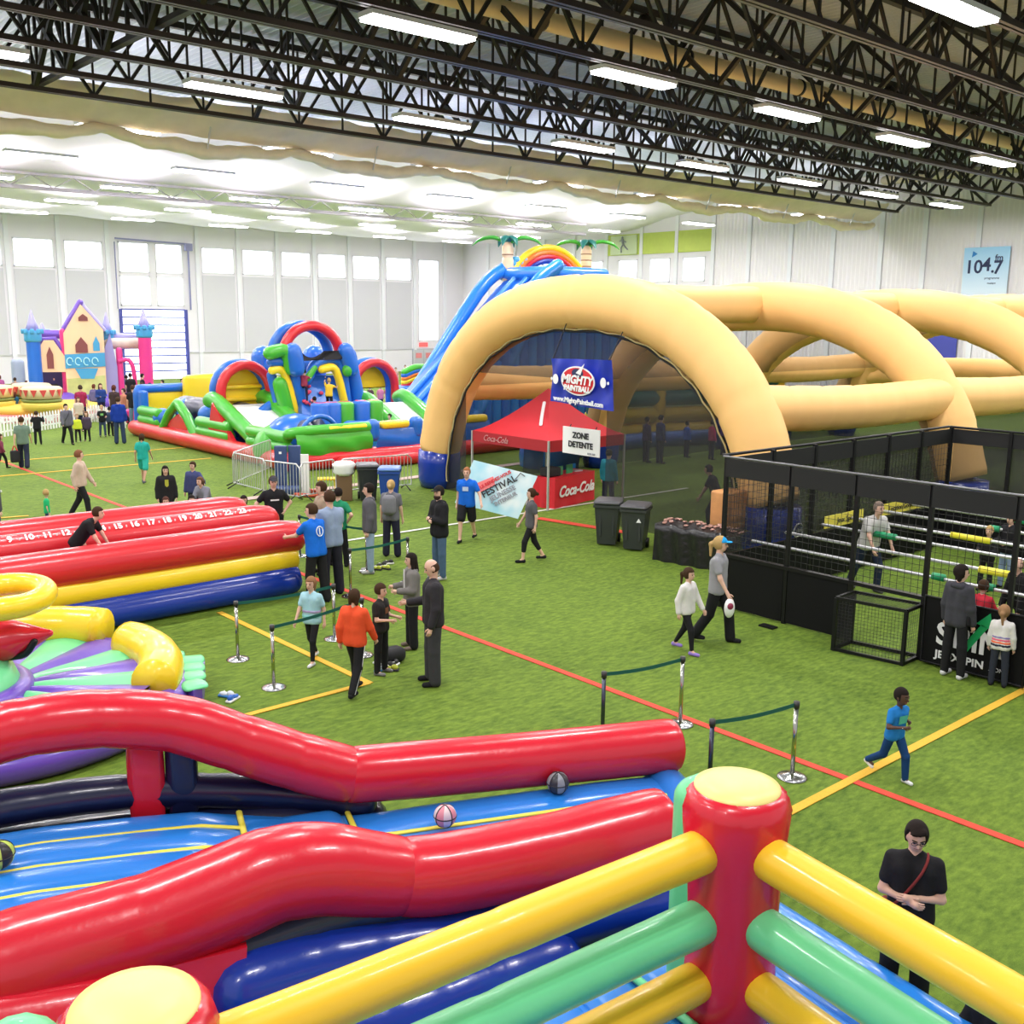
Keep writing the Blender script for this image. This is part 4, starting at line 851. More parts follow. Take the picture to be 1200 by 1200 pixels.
# tower with climbing wall
tv=37.0; q=lambda x,y,d=0:onv(x,y,tv+d)
def tp(pts,r,m_,nm,d=0,sm=2):
    O(G().tube([q(x_,y_,d) for x_,y_ in pts],r,14,smooth=sm,seam=.9,pinch=.04,step=.12),nm,m_)
tp([(340,416),(345,440),(358,486)],.32,BLUE,'tower_side'); tp([(409,416),(413,440),(422,482)],.32,BLUE,'tower_side')
tp([(316,414),(334,411),(341,432)],.27,GRN,'tower_shoulder',-.3,3); tp([(318,424),(332,424)],.2,BLUE,'tower_shoulder',-.1); tp([(319,434),(333,436),(346,484)],.17,YEL,'tower_panel',-.1)
tp([(328,450),(337,484)],.3,GRN,'tower_panel',-.05); tp([(318,440),(328,480)],.2,BLUE,'tower_panel',.3)
tp([(343,412),(347,432)],.36,BLUE,'tower_shoulder',-.4); tp([(405,411),(411,432)],.34,BLUE,'tower_shoulder',-.4); O(G().ball(q(407,434,-.5),.22,(1,1,1.2),12,8),'tower_bulge',GRN)
a=q(352,440,.3);b=q(398,440,.3);c=q(398,500,-1.2);d=q(355,500,-1.2); O(G().prism([a,b,Vector((c.x,35.8,.6)),Vector((d.x,35.8,.6))],(0,.3,0)),'climbing_wall',BLUE)
hold=mat('hold_red',(.7,.05,.12),.5)
for k in range(14):
    s_,t_=random.random()*.75+.05,random.random()*.8+.1; p=a.lerp(b,s_).lerp(Vector((d.x,35.8,.6)).lerp(Vector((c.x,35.8,.6)),s_),t_); O(G().ball(p+Vector((0,-.06,.05)),.1,(1,1,.8),8,6),'climbing_hold',hold)
for z0_,z1_ in ((0,.35),(.35,.7)): pass
tp([(360,446),(371,425),(398,425),(407,474)],.2,BLUE,'wall_trim',-.2,3); tp([(377,433),(393,433),(404,474)],.17,YEL,'wall_trim',-.35,3); tp([(360,444),(368,431)],.14,GRN,'wall_trim',-.3)
g=G()
def bcov(s_,t_):
    x_=352+53*s_; top_=411+ (8*math.sin(math.pi*min(1,s_/.5)) if s_<.5 else 0); bot_=423-2*s_; p=q(x_,top_+(bot_-top_)*t_,-.45); return p+Vector((0,.08*math.sin(9*s_+4*t_),0))
g.grid(bcov,24,6); g.out('black_cover',BLKC,oc)
aL,aR,aT=q(322,410),q(401,410),q(363,375); W_=(aR.x-aL.x)/2; uc=(aL.x+aR.x)/2
for dv,m_,dx in ((.0,LRED,.12),(.6,BLUE,-.05)):
    O(G().tube([(uc+dx+(W_-.25)*math.cos(a_),tv+dv,3.75+(aT.z-3.75-.22)*math.sin(a_)) for a_ in np.linspace(math.pi,0,18)],.21,16,seam=.8,pinch=.05,step=.1),'tower_arch',m_)
O(G().tube([(20.8,tv+2.5,.5),(20.8,tv+2.5,3.6)],.5,14),'tower_back',BLUE); O(G().tube([(23.2,tv+2.5,.5),(23.2,tv+2.5,3.6)],.5,14),'tower_back',BLUE)
O(G().rbox((22,tv+2,3.3),(2.8,2.2,.5),.2,5),'tower_platform',BLUE)
# small rainbow inflatable by the exit
ri=thing('small_rainbow_inflatable','small green, blue and striped inflatable below the exit doors','inflatable',(36,52,0))
for k,(m_,z_) in enumerate(((RED,.55),(YEL,.95),(ORNG,.75),(BLUE,1.4),(GRN,1.9))):
    P=[onv(x_,y_,52) for x_,y_ in ((474,452-k*4),(490,446-k*4),(508,450-k*4))]; G().tube(P,.22,10,smooth=3,step=.2).out('tube',m_,ri)
G().rbox((onv(490,460,52).x,52,.6),(3.2,1.5,1.2),.3,5).out('body',BLUE,ri)
# ================================================================ castle bounce house
cf_=at(112,484); T=frame(cf_); SC=depth(cf_)/FPX
K=lambda px,py,y=0:(( px-112)*SC,y,(484-py)*SC)
ca=thing('bounce_castle','tall inflatable bounce castle with peach gables, lilac spires and a pink tower','bounce castle',cf_)
def C(g,nm,m_,**k): g.T=T; return g.out(nm,m_,ca,**k)
def tower(px,top,band,bot,w,m_,y=0,nm='corner_tower'):
    a=K(px,bot,y);b=K(px,band,y); C(G().tube([a,b],w*.85,14,cap='soft',seam=1.5,step=.2),nm,m_); C(G().tube([K(px,band+3,y),K(px,band-6,y)],w*1.05,14,cap='soft'),'battlement',SKYV)
    for i in range(8): an=i*math.pi/4; p=K(px,band-7,y); C(G().rbox((p[0]+w*1.05*math.cos(an),p[1]+w*1.05*math.sin(an),p[2]),(.22,.22,.25),.06,2),'merlon',SKYV)
    C(G().lathe([(w*.95,0),(w*.5,(band-top)*SC*.42),(w*.22,(band-top)*SC*.72),(.02,(band-top-2)*SC)],K(px,band-6,y),14),'spire',LILAC)
tower(51,370,397,480,.42,BLUE,0); tower(59,385,398,470,.3,BLUE,2.5); tower(130,372,398,470,.35,PURP,1.2); tower(171,368,392,480,.42,PINK,.2)
# main gable
poly=[K(83,466),K(83,392),K(103,359),K(126,388),K(126,466)]
C(G().prism(poly,(0,.8,0)),'gable_front',CREAMV); C(G().tube([K(82,468,.3),K(82,390,.3)],.16,10),'gable_edge',PINK); C(G().tube([K(82,391,.4),K(103,357,.4)],.17,10),'gable_edge',PURP); C(G().tube([K(103,357,.8),K(127,388,.8)],.12,10),'gable_edge',LILAC)
C(G().prism([K(83,432,-.02),K(126,430,-.02),K(126,414,-.02),K(83,416,-.02)],(0,-.03,0)),'balcony_panel',SKYV); C(G().prism([K(93,432,-.02),K(118,432,-.02),K(113,444,-.02),K(99,444,-.02)],(0,-.03,0)),'balcony_panel',SKYV)
C(G().prism([K(84,464,-.02),K(125,464,-.02),K(125,440,-.02),K(84,444,-.02)],(0,-.012,0)),'hedge_panel',mat('print_hedge',(.5,.55,.22),.6,noise=.5,nscale=1.5))
for (x0_,x1_,yb_,yt_,m_) in ((95,108,414,396,mat('print_brown',(.22,.06,.06),.6)),(114,121,412,395,SKYV),(100,110,378,370,MATS['print_brown'])):
    xm=(x0_+x1_)/2; C(G().prism([K(x0_,yb_,-.04),K(x1_,yb_,-.04),K(x1_,(yb_+yt_)/2,-.04),K(xm,yt_,-.04),K(x0_,(yb_+yt_)/2,-.04)],(0,-.02,0)),'printed_window',m_)
for i in range(4): C(G().tube([(K(88+i*9,424,-.08)[0]+.15*math.cos(a_),-.08,K(0,424)[2]+.2*math.sin(a_)) for a_ in np.linspace(0,5,10)],.03,6),'scroll_mark',mat('print_aqua',(.45,.8,.85),.5))
# left house
C(G().prism([K(51,436),K(51,416),K(62,400),K(72,400),K(84,420),K(84,436)],(0,.7,0)),'side_gable',CREAMV); C(G().tube([K(51,415,.3),K(61,399,.3),K(73,398,.3),K(84,417,.3)],.14,10),'side_gable_edge',PURP)
C(G().prism([K(64,432,-.03),K(71,432,-.03),K(71,416,-.03),K(67.5,407,-.03),K(64,416,-.03)],(0,-.02,0)),'printed_window',MATS['print_brown'])
C(G().box(K(52,458,1.5),K(82,436,1.7)),'opening_shade_sheet',mat('castle_inside_shade',(.04,.03,.12),.7)); C(G().tube([K(50,470),K(84,470)],.5,12),'front_roll',PURP); C(G().tube([K(84,474),K(128,474)],.55,12),'front_roll',PURP)  # dark sheet behind the opening stands in for the shade inside the castle
C(G().tube([K(59,394,2),K(82,394,2)],.25,10),'wall_roll',PURP)
# right part: lilac cone house, netted front and bridge roll
C(G().prism([K(126,466,.3),K(126,410,.3),K(133,392,.3),K(139,430,.3),K(139,466,.3)],(0,.6,0)),'narrow_gable',LILAC); C(G().tube([K(131,404,1),K(168,404,1)],.3,12),'bridge_roll',mat('print_stone',(.7,.6,.5),.6,noise=.3,nscale=2)); C(G().tube([K(131,396,1.3),K(168,397,1.3)],.2,12),'bridge_roll',LILAC)
C(G().tube([K(142,480,.5),K(142,412,.5)],.18,10),'inner_post',PINK); C(G().tube([K(142,424,.3),K(152,423,.3),K(157,436,.3),K(158,470,.3)],.12,10,smooth=3),'entrance_arch',PINK)
C(G().rbox(K(120,482,1.8),(6.2,3.6,.7),.25,6),'base',PURP); C(G().box(K(128,470,1.0),K(142,432,1.05)),'mural_wall',mat('mural_blue',(.12,.16,.5),.6,noise=.6,nscale=1.5))
C(G().tube([K(145,500,-1.2),K(180,498,-1.2)],.35,12),'entrance_roll',PINK)
# blue-grey tall play panels far left, behind the fence
for k,(x_,w_,t_) in enumerate(((24,9,432),(43,6,436))):
    p=at(x_,470); setp(G(frame(p)).rbox((0,0,1.3),(w_*2*SC*.9,.6,2.6),.3,5).out('rounded_screen',mat('panel_bluegrey',(.35,.4,.55),.5)),'pale blue grey rounded play screen, %s of two by the far wall'%('leftmost' if k==0 else 'right'),'play screen')
# carousel like ride with striped tiers
rp_=at(14,497); rd_=thing('fairground_ride','low round fairground ride with cream and red zigzag tiers behind the picket fence','ride',rp_)
zs=mat('ride_cream',(.75,.6,.35),.5); zr=mat('ride_red',(.55,.05,.04),.5); zg=mat('ride_green',(.2,.25,.05),.5); zy=mat('ride_yellow',(.8,.6,.1),.5)
G().lathe([(3.2,0),(3.2,.35),(2.8,.4)],rp_+Fh*3.2,32).out('ride_base',mat('ride_pink',(.65,.2,.2),.5),rd_); G().lathe([(2.8,.4),(2.8,.75),(2.2,.8)],rp_+Fh*3.2,32).out('ride_deck',zy,rd_)
for k in range(36):
    a=2*math.pi*k/36; c=rp_+Fh*3.2; p=[c+Vector((3.22*math.cos(a+da),3.22*math.sin(a+da),z_)) for da,z_ in ((-.08,.34),(.08,.34),(0,.05))]; G().prism(p,(p[0]-c).normalized()*.02).out('zigzag',WHITE,rd_)
for (dx,dy) in ((1.1,1.0),(-1.5,1.4),(-.4,3.2)):
    c=rp_+Rh*dx+Fh*dy; G().lathe([(.9,.6),(1.0,.95),(.95,1.0)],c,20).out('car_body',zy,rd_); G().lathe([(.85,1.0),(.98,1.1),(.8,1.18)],c,20).out('car_band',zg,rd_); G().lathe([(.9,1.2),(.95,1.65),(.85,1.75),(.3,1.8)],c,20).out('car_back',zs,rd_)
    for k in range(14):
        a=2*math.pi*k/14; p=[c+Vector((.97*math.cos(a+da),.97*math.sin(a+da),z_)) for da,z_ in ((-.16,1.62),(.16,1.62),(0,1.28))]; G().prism(p,(p[0]-c).normalized()*.02).out('zigzag',zr,rd_)
# white picket fence
def picket(a,b,lab,n=None,h=.85):
    a=Vector(a);b=Vector(b);L=(b-a).length;d=(b-a).normalized();nn=Vector((-d.y,d.x,0)); f=thing('picket_fence',lab,'fence',(a+b)/2)
    n=int(L/.21); g=G(); w=.1
    V=[d*-w/2,d*w/2,d*w/2+Z*(h-.08),Z*h,d*-w/2+Z*(h-.08)]; g.prism([v+nn*-.015 for v in V],nn*.03); me=mesh_arrays('picket',np.array([tuple(v) for v in g.V]),g.F,False); me.materials.append(WPLA)
    for i in range(n):
        o=link('picket',me,None,f); o.location=a+d*(L*(i+.5)/n)-(a+b)/2
    for z_ in (.22,.62): G().bar(a+Z*z_+nn*.03,b+Z*z_+nn*.03,.03,.07).out('rail',WPLA,f)
picket(at(-8,514),at(58,503),'white picket fence in front of the fairground ride, left run'); picket(at(58,503),at(112,494),'white picket fence run between the ride and the castle'); picket(at(112,494),at(148,502),'short white picket fence by the castle entrance')
# crowd barricades
def barricade(a,b,lab,grp=None,h=1.1):
    a=Vector(a);b=Vector(b);d=(b-a).normalized();nn=Vector((-d.y,d.x,0));L=(b-a).length;t=thing('crowd_barricade',lab,'barricade',(a+b)/2,grp)
    r=.12; P=[a+Z*.15,a+Z*(h-r),a+d*r+Z*h,b-d*r+Z*h,b+Z*(h-r),b+Z*.15,a+Z*.15]
    G().tube(P,.022,8).out('frame_tube',GALV,t)
    n=int(L/.12); g=G(); g.bar((0,0,.15),(0,0,h),.014); me=mesh_arrays('bar',np.array(g.V),g.F,False); me.materials.append(GALV)
    for i in range(1,n): o=link('bar',me,None,t); o.location=a+d*(L*i/n)-(a+b)/2
    for e in (a+d*.2,b-d*.2): G().tube([e-nn*.3+Z*.02,e+Z*.16,e+nn*.3+Z*.02],.02,6).out('foot',BLK,t)
barricade(at(274,571),at(312,581),'steel crowd barricade at the left of the navy panel'); barricade(at(309,582),at(352,588),'steel crowd barricade standing before the navy panel')
barricade(at(352,587),at(394,580),'steel crowd barricade beside the white post'); barricade(at(398,581),at(482,573),'long steel crowd barricade behind the wheelie bins'); barricade(at(274,571),at(318,552),'rear steel crowd barricade beside the red base tube')
p=at(338,577); nv=thing('navy_panel','tall navy blue folded mat standing behind the barricade','mat',p); T=frame(p)@Matrix.Rotation(math.radians(-10),4,'Z')
NVY=mat('mat_navy',(.03,.06,.17),.5)
G(T).rbox((-.2,0,.72),(.38,.16,1.45),.04,3).out('mat_leaf',NVY,nv); G(T).rbox((.2,.1,.72),(.38,.16,1.45),.04,3).out('mat_leaf',NVY,nv); G(T).box((-.24,-.09,1.2),(-.16,-.081,1.27)).out('white_tag',WHITE,nv); G(T).rbox((0,-.45,.15),(.9,.5,.22),.08,3).out('base_tray',NVY,nv)
p=at(358,578); setp(G(frame(p)).box((-.12,-.05,0),(.12,.05,1.2)).out('white_post',WPLA),'white plastic post beside the navy mat','post')
p=at(404,586); tr_=thing('trash_box','brown trash box topped with a white liner bag','trash box',p); T=frame(p); BRN=mat('box_brown',(.16,.09,.04),.7)
G(T).rbox((0,0,.4),(.46,.4,.8),.03,3).out('box',BRN,tr_); g=G(T); g.lathe([(.25,0),(.33,.1),(.3,.22),(.36,.32),(.25,.4)],(0,0,.75),12); g.out('liner_bag',WPLA,tr_)
p=at(378,580); hs=setp(G().tube([at(x_,y_)+Z*.06 for x_,y_ in ((335,572),(345,577),(355,572),(366,578),(375,575),(384,580),(372,583),(350,582),(338,579))],.06,8,smooth=4).out('red_hose',mat('hose_red',(.6,.1,.05),.5)),'red coiled hose lying behind the barricades','hose')
p=at(384,578); yt=thing('yellow_stool','small yellow plastic stool near the brown trash box','stool',p); T=frame(p); G(T).rbox((0,0,.45),(.6,.4,.07),.03,3).out('seat',YEL,yt)
for a in (-1,1):
    for b in (-1,1): G(T).bar((.25*a,.15*b,0),(.22*a,.13*b,.43),.05).out('leg',YEL,yt)
# ================================================================ human foosball cage
CU=15.58; cg=thing('foosball_cage','black framed human foosball cage with netting, panels and sliding poles','sports cage',(20,8,0))
PANB=mat('cage_panel',(.005,.005,.006),.6,spec=.2); WIRE=mat('net_wire',(.02,.02,.02),.6); TOPB=mat('cage_band',(.009,.009,.01),.7)
VP_=[11.72,10.3,9.02,7.72,6.38,5.05,3.75]; BU=24.3
for v in VP_: G().box((CU-.035,v-.035,0),(CU+.035,v+.035,2.9)).out('post',BLK,cg)
for k in range(1,7): u_=CU+(BU-CU)*k/6; G().box((u_-.04,11.68,0),(u_+.04,11.76,2.9)).out('post',BLK,cg)
for v in VP_[1:]: G().box((BU-.04,v-.04,0),(BU+.04,v+.04,2.9)).out('post',BLK,cg)
for a,b in zip(VP_,VP_[1:]):
    if b>8.9 or a<7.8: G().box((CU-.03,b+.05,.03),(CU+.03,a-.05,1.02)).out('side_panel',PANB,cg)
    G().box((BU-.03,b+.05,.03),(BU+.03,a-.05,1.02)).out('side_panel',PANB,cg)
    G().prism([(CU-.06,b+.02,2.52),(CU-.06,a-.02,2.52),(CU-.06,a-.02,2.86),(CU-.06,b+.02,2.86)],(.02,0,0)).out('top_band',TOPB,cg); G().prism([(BU,b+.02,2.52),(BU,a-.02,2.52),(BU,a-.02,2.86),(BU,b+.02,2.86)],(.02,0,0)).out('top_band',TOPB,cg)
for k in range(6):
    a=CU+(BU-CU)*k/6;b=CU+(BU-CU)*(k+1)/6; G().box((a+.05,11.69,.03),(b-.05,11.75,1.02)).out('side_panel',PANB,cg); G().box((a+.03,11.7,2.52),(b-.03,11.72,2.86)).out('top_band',TOPB,cg)
G().box((CU-.06,VP_[-1],1.0),(CU+.06,11.75,1.06)).out('panel_rail',BLK,cg); G().tube([(CU-.06,VP_[-1],2.89),(CU-.06,11.75,2.89)],.022,8).out('top_rail',mat('rail_grey',(.16,.16,.17),.4,metal=.5),cg); G().tube([(CU,11.8,2.9),(BU,11.8,2.9)],.03,8).out('top_rail',BLK,cg); G().tube([(BU,VP_[-1],2.9),(BU,11.75,2.9)],.03,8).out('top_rail',BLK,cg)
def net(P0,U_,V_,cell,name='net',w=.006):
    P0=Vector(P0);U_=Vector(U_);V_=Vector(V_); g=G(); nu=max(1,round(U_.length/cell)); nv_=max(1,round(V_.length/cell))
    for i in range(nu+1): g.bar(P0+U_*(i/nu),P0+U_*(i/nu)+V_,w)
    for j in range(nv_+1): g.bar(P0+V_*(j/nv_),P0+V_*(j/nv_)+U_,w)
    return g
g=net((CU,VP_[-1],1.05),(0,11.7-VP_[-1],0),(0,0,1.5),.12); g.out('front_net',WIRE,cg,kind='stuff')
net((CU,11.72,1.05),(BU-CU,0,0),(0,0,1.5),.14).out('rear_net',WIRE,cg,kind='stuff'); g=G(); g.grid(lambda s_,t_:(CU+(BU-CU)*s_,11.78,1.05+1.5*t_),2,2).out('dark_mesh',NETM,cg); g=G(); g.grid(lambda s_,t_:(BU+.1,VP_[-1]+(11.7-VP_[-1])*s_,1.05+1.5*t_),2,2).out('dark_mesh',NETM,cg)
# advertising strips on the rear side
for a,b in ((18.9,20.4),(21.0,23.6)):
    s_=G().box((a,11.64,1.1),(b,11.66,1.36)).out('yellow_ad_strip',mat('ad_yellow',(.85,.72,.1),.5),cg); text('lettering','Location Gonflables Jeux' if b-a>2 else 'Jeux Spin',.17,((a+b)/2,11.62,1.23),(1,0,0),(0,0,1),PBLK,cg)
# players' poles
for k,(u_,z0_) in enumerate(((16.35,1.2),(17.45,1.22),(18.75,1.22),(19.9,1.22),(21.2,1.22),(22.5,1.22))): G().tube([(u_,11.6,z0_),(u_,VP_[-1],z0_)],.032,10).out('sliding_pole',GALV,cg)
GSL=mat('sleeve_green',(.01,.3,.12),.45); YSL=mat('sleeve_yellow',(.85,.75,.05),.45)
for u_,x0_,x1_,m_ in ((16.35,834,885,GSL),(16.35,1040,1075,GSL)): pass
def sleeve(u_,px0,px1,m_):
    a=onu(px0,500,u_); 
    def vv(px): # v on pole for a pixel column
        lo,hi=VP_[-1],11.7
        for _ in range(40):
            m=(lo+hi)/2; q=Vector((u_,m,1.22))-Vector((0,0,CH)); x_=600+FPX*q.dot(cx)/q.dot(fwd)
            if x_>px: lo=m
            else: hi=m
        return lo
    G().tube([(u_,vv(px0),1.22),(u_,vv(px1),1.22)],.065,12,cap='flat').out('pole_sleeve',m_,cg)
sleeve(16.35,1093,1107,GSL);sleeve(16.35,1152,1165,GSL);sleeve(18.75,1024,1050,GSL);sleeve(17.45,1148,1199,YSL);sleeve(19.9,1115,1161,YSL);sleeve(21.2,1160,1172,GSL);sleeve(22.5,1190,1210,GSL)
# branded black panel, tilted outwards
pn=thing('logo_panel','black board with the white SPiN lettering and a green arrow at the cage front','board',(CU-.12,7.0,0))
G().box((CU-.14,6.02,.04),(CU-.09,7.62,1.12)).out('board',PANB,pn); f=G().tube([(CU-.15,6.02,.05),(CU-.15,7.62,.05),(CU-.15,7.62,1.12),(CU-.15,6.02,1.12),(CU-.15,6.02,.05)],.02,6).out('frame',BLK,pn)
X=CU-.16
text('lettering','S',.5,(X,7.28,.55),(0,-1,0),Z,WHITE,pn,bold=.012); text('lettering','P',.5,(X,7.0,.55),(0,-1,0),Z,WHITE,pn,bold=.012); text('lettering','i',.5,(X,6.78,.55),(0,-1,0),Z,WHITE,pn,bold=.012); text('lettering','N',.5,(X,6.53,.55),(0,-1,0),Z,WHITE,pn,bold=.012)
text('lettering','JEUXSPIN',.17,(X,7.0,.22),(0,-1,0),Z,WHITE,pn,bold=.004,sx=1.1); text('lettering','.COM',.09,(X,6.42,.2),(0,-1,0),Z,WHITE,pn)
G().prism([(X,6.98,.42),(X,6.88,.38),(X,6.6,.82),(X,6.7,.86)],(-.01,0,0)).prism([(X,6.78,.86),(X,6.52,.8),(X,6.58,1.06)],(-.01,0,0)).out('green_arrow',mat('print_green',(.01,.4,.12),.5),pn)
G().box((CU-.13,3.8,.04),(CU-.09,5.95,1.05)).out('plain_board',PANB,cg)
# portable goal standing before the cage
gl=thing('football_goal','small black framed net goal leaning against the cage','goal',at(1015,775)); A0=at(976,762);A1=at(1057,780); hh=.9; dg=(A1-A0); dep=Vector((.58,.02,0)); r=.03
C8=[A0,A1,A1+dep,A0+dep]
for i in range(4):
    a,b=C8[i],C8[(i+1)%4]
    for z_ in (.03,hh): G().bar(a+Z*z_,b+Z*z_,.05).out('frame_bar',BLK,gl)
    G().bar(a,a+Z*hh,.055).out('frame_bar',BLK,gl)
net(A0+Z*.03,dg,Z*hh,.055,w=.0035).out('goal_net',WIRE,gl,kind='stuff'); net(A1+Z*.03,dep,Z*hh,.055,w=.0035).out('goal_net',WIRE,gl,kind='stuff'); net(A0+Z*hh,dg,dep,.055,w=.0035).out('goal_net',WIRE,gl,kind='stuff')
G().box(A0+dep*.0+Vector((.02,0,.03)),A0+dep+Vector((0,.02,hh))).out('side_sheet',NETM,gl)
p=at(900,735); setp(G().box(p-Vector((.08,.15,0)),p+Vector((.08,.15,.03))).out('base_plate',BLK),'small black plate on the turf beside the cage panel','plate')
# ================================================================ stanchions with retractable belts
BELT=mat('belt_green',(.004,.1,.08),.5); BASEM=mat('stanchion_base',(.42,.42,.42),.22,metal=1)
SP={}
def stanchion(key,p,lab,h=.96):
    p=Vector((p[0],p[1],0)); t=thing('stanchion',lab,'stanchion',p,'belt stanchions on the turf'); SP[key]=p
    G().lathe([(.18,0),(.18,.012),(.15,.03),(.05,.055),(.03,.06)],p,28).out('base',BASEM,t); G().tube([p+Z*.05,p+Z*(h-.07)],.027,14,cap='flat').out('pole',CHROME if key not in('e','g') else mat('pole_dark',(.08,.09,.12),.25,metal=.8),t); G().tube([p+Z*(h-.08),p+Z*h],.037,14,cap='flat').out('head',mat('head_black',(.03,.03,.03),.4),t)
    return t
def belt(a,b,lab):
    a=SP[a]+Z*.92;b=SP[b]+Z*.92; d=(b-a).normalized(); g=G(); n=10
    P=[a+d*.035+(b-a-d*.07)*(i/n)-Z*(.03*math.sin(math.pi*i/n)) for i in range(n+1)]; nn=Vector((-d.y,d.x,0))*.002
    for p,q in zip(P,P[1:]): g.prism([p-Z*.025,q-Z*.025,q+Z*.025,p+Z*.025],nn)
    setp(g.out('retractable_belt',BELT),lab,'belt','green belts between stanchions')
at2=lambda x,y:at(x,y)
stanchion('a',at(279,773),'chrome stanchion nearest the blue end of the bungee run'); stanchion('b',at(321,806),'chrome stanchion in front of the walking girl'); stanchion('c',at(392,749),'chrome stanchion behind the walking girl at the bungee run')
stanchion('d',at(411,699),'stanchion beside the two men leaning on the run'); 
pd=at(411,699); stanchion('h',at(478,683)if False else (at(478,683)),'stanchion beside the long haired woman'); stanchion('f',at(430,670),'stanchion in front of the man in jeans')
stanchion('e',at(708,787,.96),'dark stanchion behind the far red tube of the ball lane'); stanchion('i',at(797,849),'chrome stanchion at the end of the far red tube')
stanchion('g',at(835,843,.96),'dark stanchion just behind the red corner post'); stanchion('j',at(928,911),'chrome stanchion right of the red corner post'); stanchion('k',at(352,652),'stanchion hidden behind the man in the black shirt'); 
belt('a','c','green belt from the run to the stanchion behind the girl'); 
SP['l']=at(425,768); stanchion('l',at(425,768),'stanchion hidden behind the boy in orange')
belt('b','l','green belt in front of the walking girl'); belt('d','h','green belt in front of the man in jeans'); belt('k','f','green belt behind the group at the run end'); belt('e','i','green belt over the far red tube end'); belt('g','j','green belt behind the red corner post')
# ================================================================ shoes and bags on the turf
def shoe_geo(T,m1,m2,t,nm='shoe'):
    g=G(T); g.rbox((0,0,.02),(.09,.26,.035),.015,3).out('sole',m2,t); g=G(T); g.ball((0,.05,.045),.05,(.85,1.5,.7),10,6); g.ball((0,-.06,.06),.045,(.9,1.3,1.0),10,6); g.out('upper',m1,t); G(T).tube([(-.02,.03,.085),(.02,.05,.085)],.006,5).out('lace',WHITE,t)
sh_c=[(mat('shoe_blue',(.02,.12,.5),.5),WHITE),(mat('shoe_white',(.7,.75,.8),.5),mat('shoe_blue2',(.05,.25,.6),.5)),(mat('shoe_black',(.02,.02,.02),.5),WHITE),(mat('shoe_lime',(.5,.55,.05),.5),PBLK)]
def shoe(px,py,rot,ci,lab,dz=0):
    p=at(px,py)+Z*dz; t=thing('shoe',lab,'shoe',p,'loose shoes on the turf'); shoe_geo(Matrix.Translation(p)@Matrix.Rotation(math.radians(rot),4,'Z'),*sh_c[ci],t)
shoe(266,817,30,1,'white and blue shoe standing by the purple mat'); shoe(273,821,-60,0,'blue shoe lying beside the white one by the purple mat')
for i,(x_,y_,r_,c_,l_) in enumerate(((446,779,20,2,'black shoe at the back of the shoe pile'),(453,783,80,2,'black shoe on its side in the shoe pile'),(458,786,40,3,'lime soled shoe at the front of the shoe pile'),(462,781,120,2,'black shoe at the right of the shoe pile'),(447,786,100,1,'pale shoe at the front left of the shoe pile'),(441,668,30,3,'lime shoe beside the man in jeans'),(447,664,80,2,'black shoe beside the man in jeans'),(452,667,10,3,'lime and black shoe farthest from the man in jeans'),(455,661,60,2,'black shoe behind the lime shoes'))): shoe(x_,y_,r_,c_,l_)
p=at(458,779); bg_=setp(G().rbox(p+Z*.12+Vector((.1,.1,0)),(.4,.3,.24),.1,4).out('dark_bag',BLKC),'small black bag beside the shoe pile','bag')
# ================================================================ people
def snet(v,o,h):
    s=v<0; n=np.array(v.shape)-1; acc=np.zeros((*n,3));cnt=np.zeros(n)
    cor=[(i,j,k) for i in(0,1) for j in(0,1) for k in(0,1)]
    def sl(c): return v[c[0]:n[0]+c[0],c[1]:n[1]+c[1],c[2]:n[2]+c[2]]
    for a in cor:
        for ax in range(3):
            if a[ax]: continue
            b=list(a);b[ax]=1; A=sl(a);B=sl(tuple(b)); m=(A<0)!=(B<0)
            if not m.any(): continue
            t=A[m]/(A[m]-B[m]); p=np.tile(np.array(a,float),(t.size,1)); p[:,ax]+=t; acc[m]+=p; cnt[m]+=1
    act=cnt>0; idx=np.full(n,-1); idx[act]=np.arange(act.sum()); ci=np.argwhere(act); V=(ci+acc[act]/cnt[act][:,None])*h+o
    F=[]
    for ax in range(3):
        q,r=(ax+1)%3,(ax+2)%3; lo=[slice(1,-1)]*3; lo[ax]=slice(None,-1); hi=[slice(1,-1)]*3; hi[ax]=slice(1,None)
        A=s[tuple(lo)];B=s[tuple(hi)]; e=np.argwhere(A!=B)
        if not len(e): continue
        inside=A[tuple(e.T)]; base=e.copy(); base[:,q]+=1; base[:,r]+=1
        def cell(dq,dr): c=base.copy(); c[:,q]+=dq; c[:,r]+=dr; return idx[tuple(c.T)]
        Q=np.stack([cell(-1,-1),cell(0,-1),cell(0,0),cell(-1,0)],1); Q[~inside]=Q[~inside][:,::-1]; F.append(Q)
    return V,np.concatenate(F)
def sdf(X,prims,k=.03):
    out=None
    for p in prims:
        if p[0]=='c':
            a,b,ra,rb=map(np.array,p[1:5]); ba=b-a; L=max(1e-9,ba@ba); t=np.clip(((X-a)@ba)/L,0,1); d=np.linalg.norm(X-a-t[...,None]*ba,axis=-1)-(ra+(rb-ra)*t)
        else:
            c,r=np.array(p[1]),np.array(p[2]); R=p[3] if len(p)>3 else None; Y=X-c
            if R is not None: Y=Y@R
            q=np.linalg.norm(Y/r,axis=-1); d=(q-1)*min(r)*.9 if False else (q-1)*q/np.maximum(np.linalg.norm(Y/(r*r),axis=-1),1e-9)*1.0
            d=np.where(q<1e-6,-min(r),d)
        if out is None: out=d
        else: h_=np.clip(.5+.5*(out-d)/k,0,1); out=out*(1-h_)+d*h_-k*h_*(1-h_)
    return out
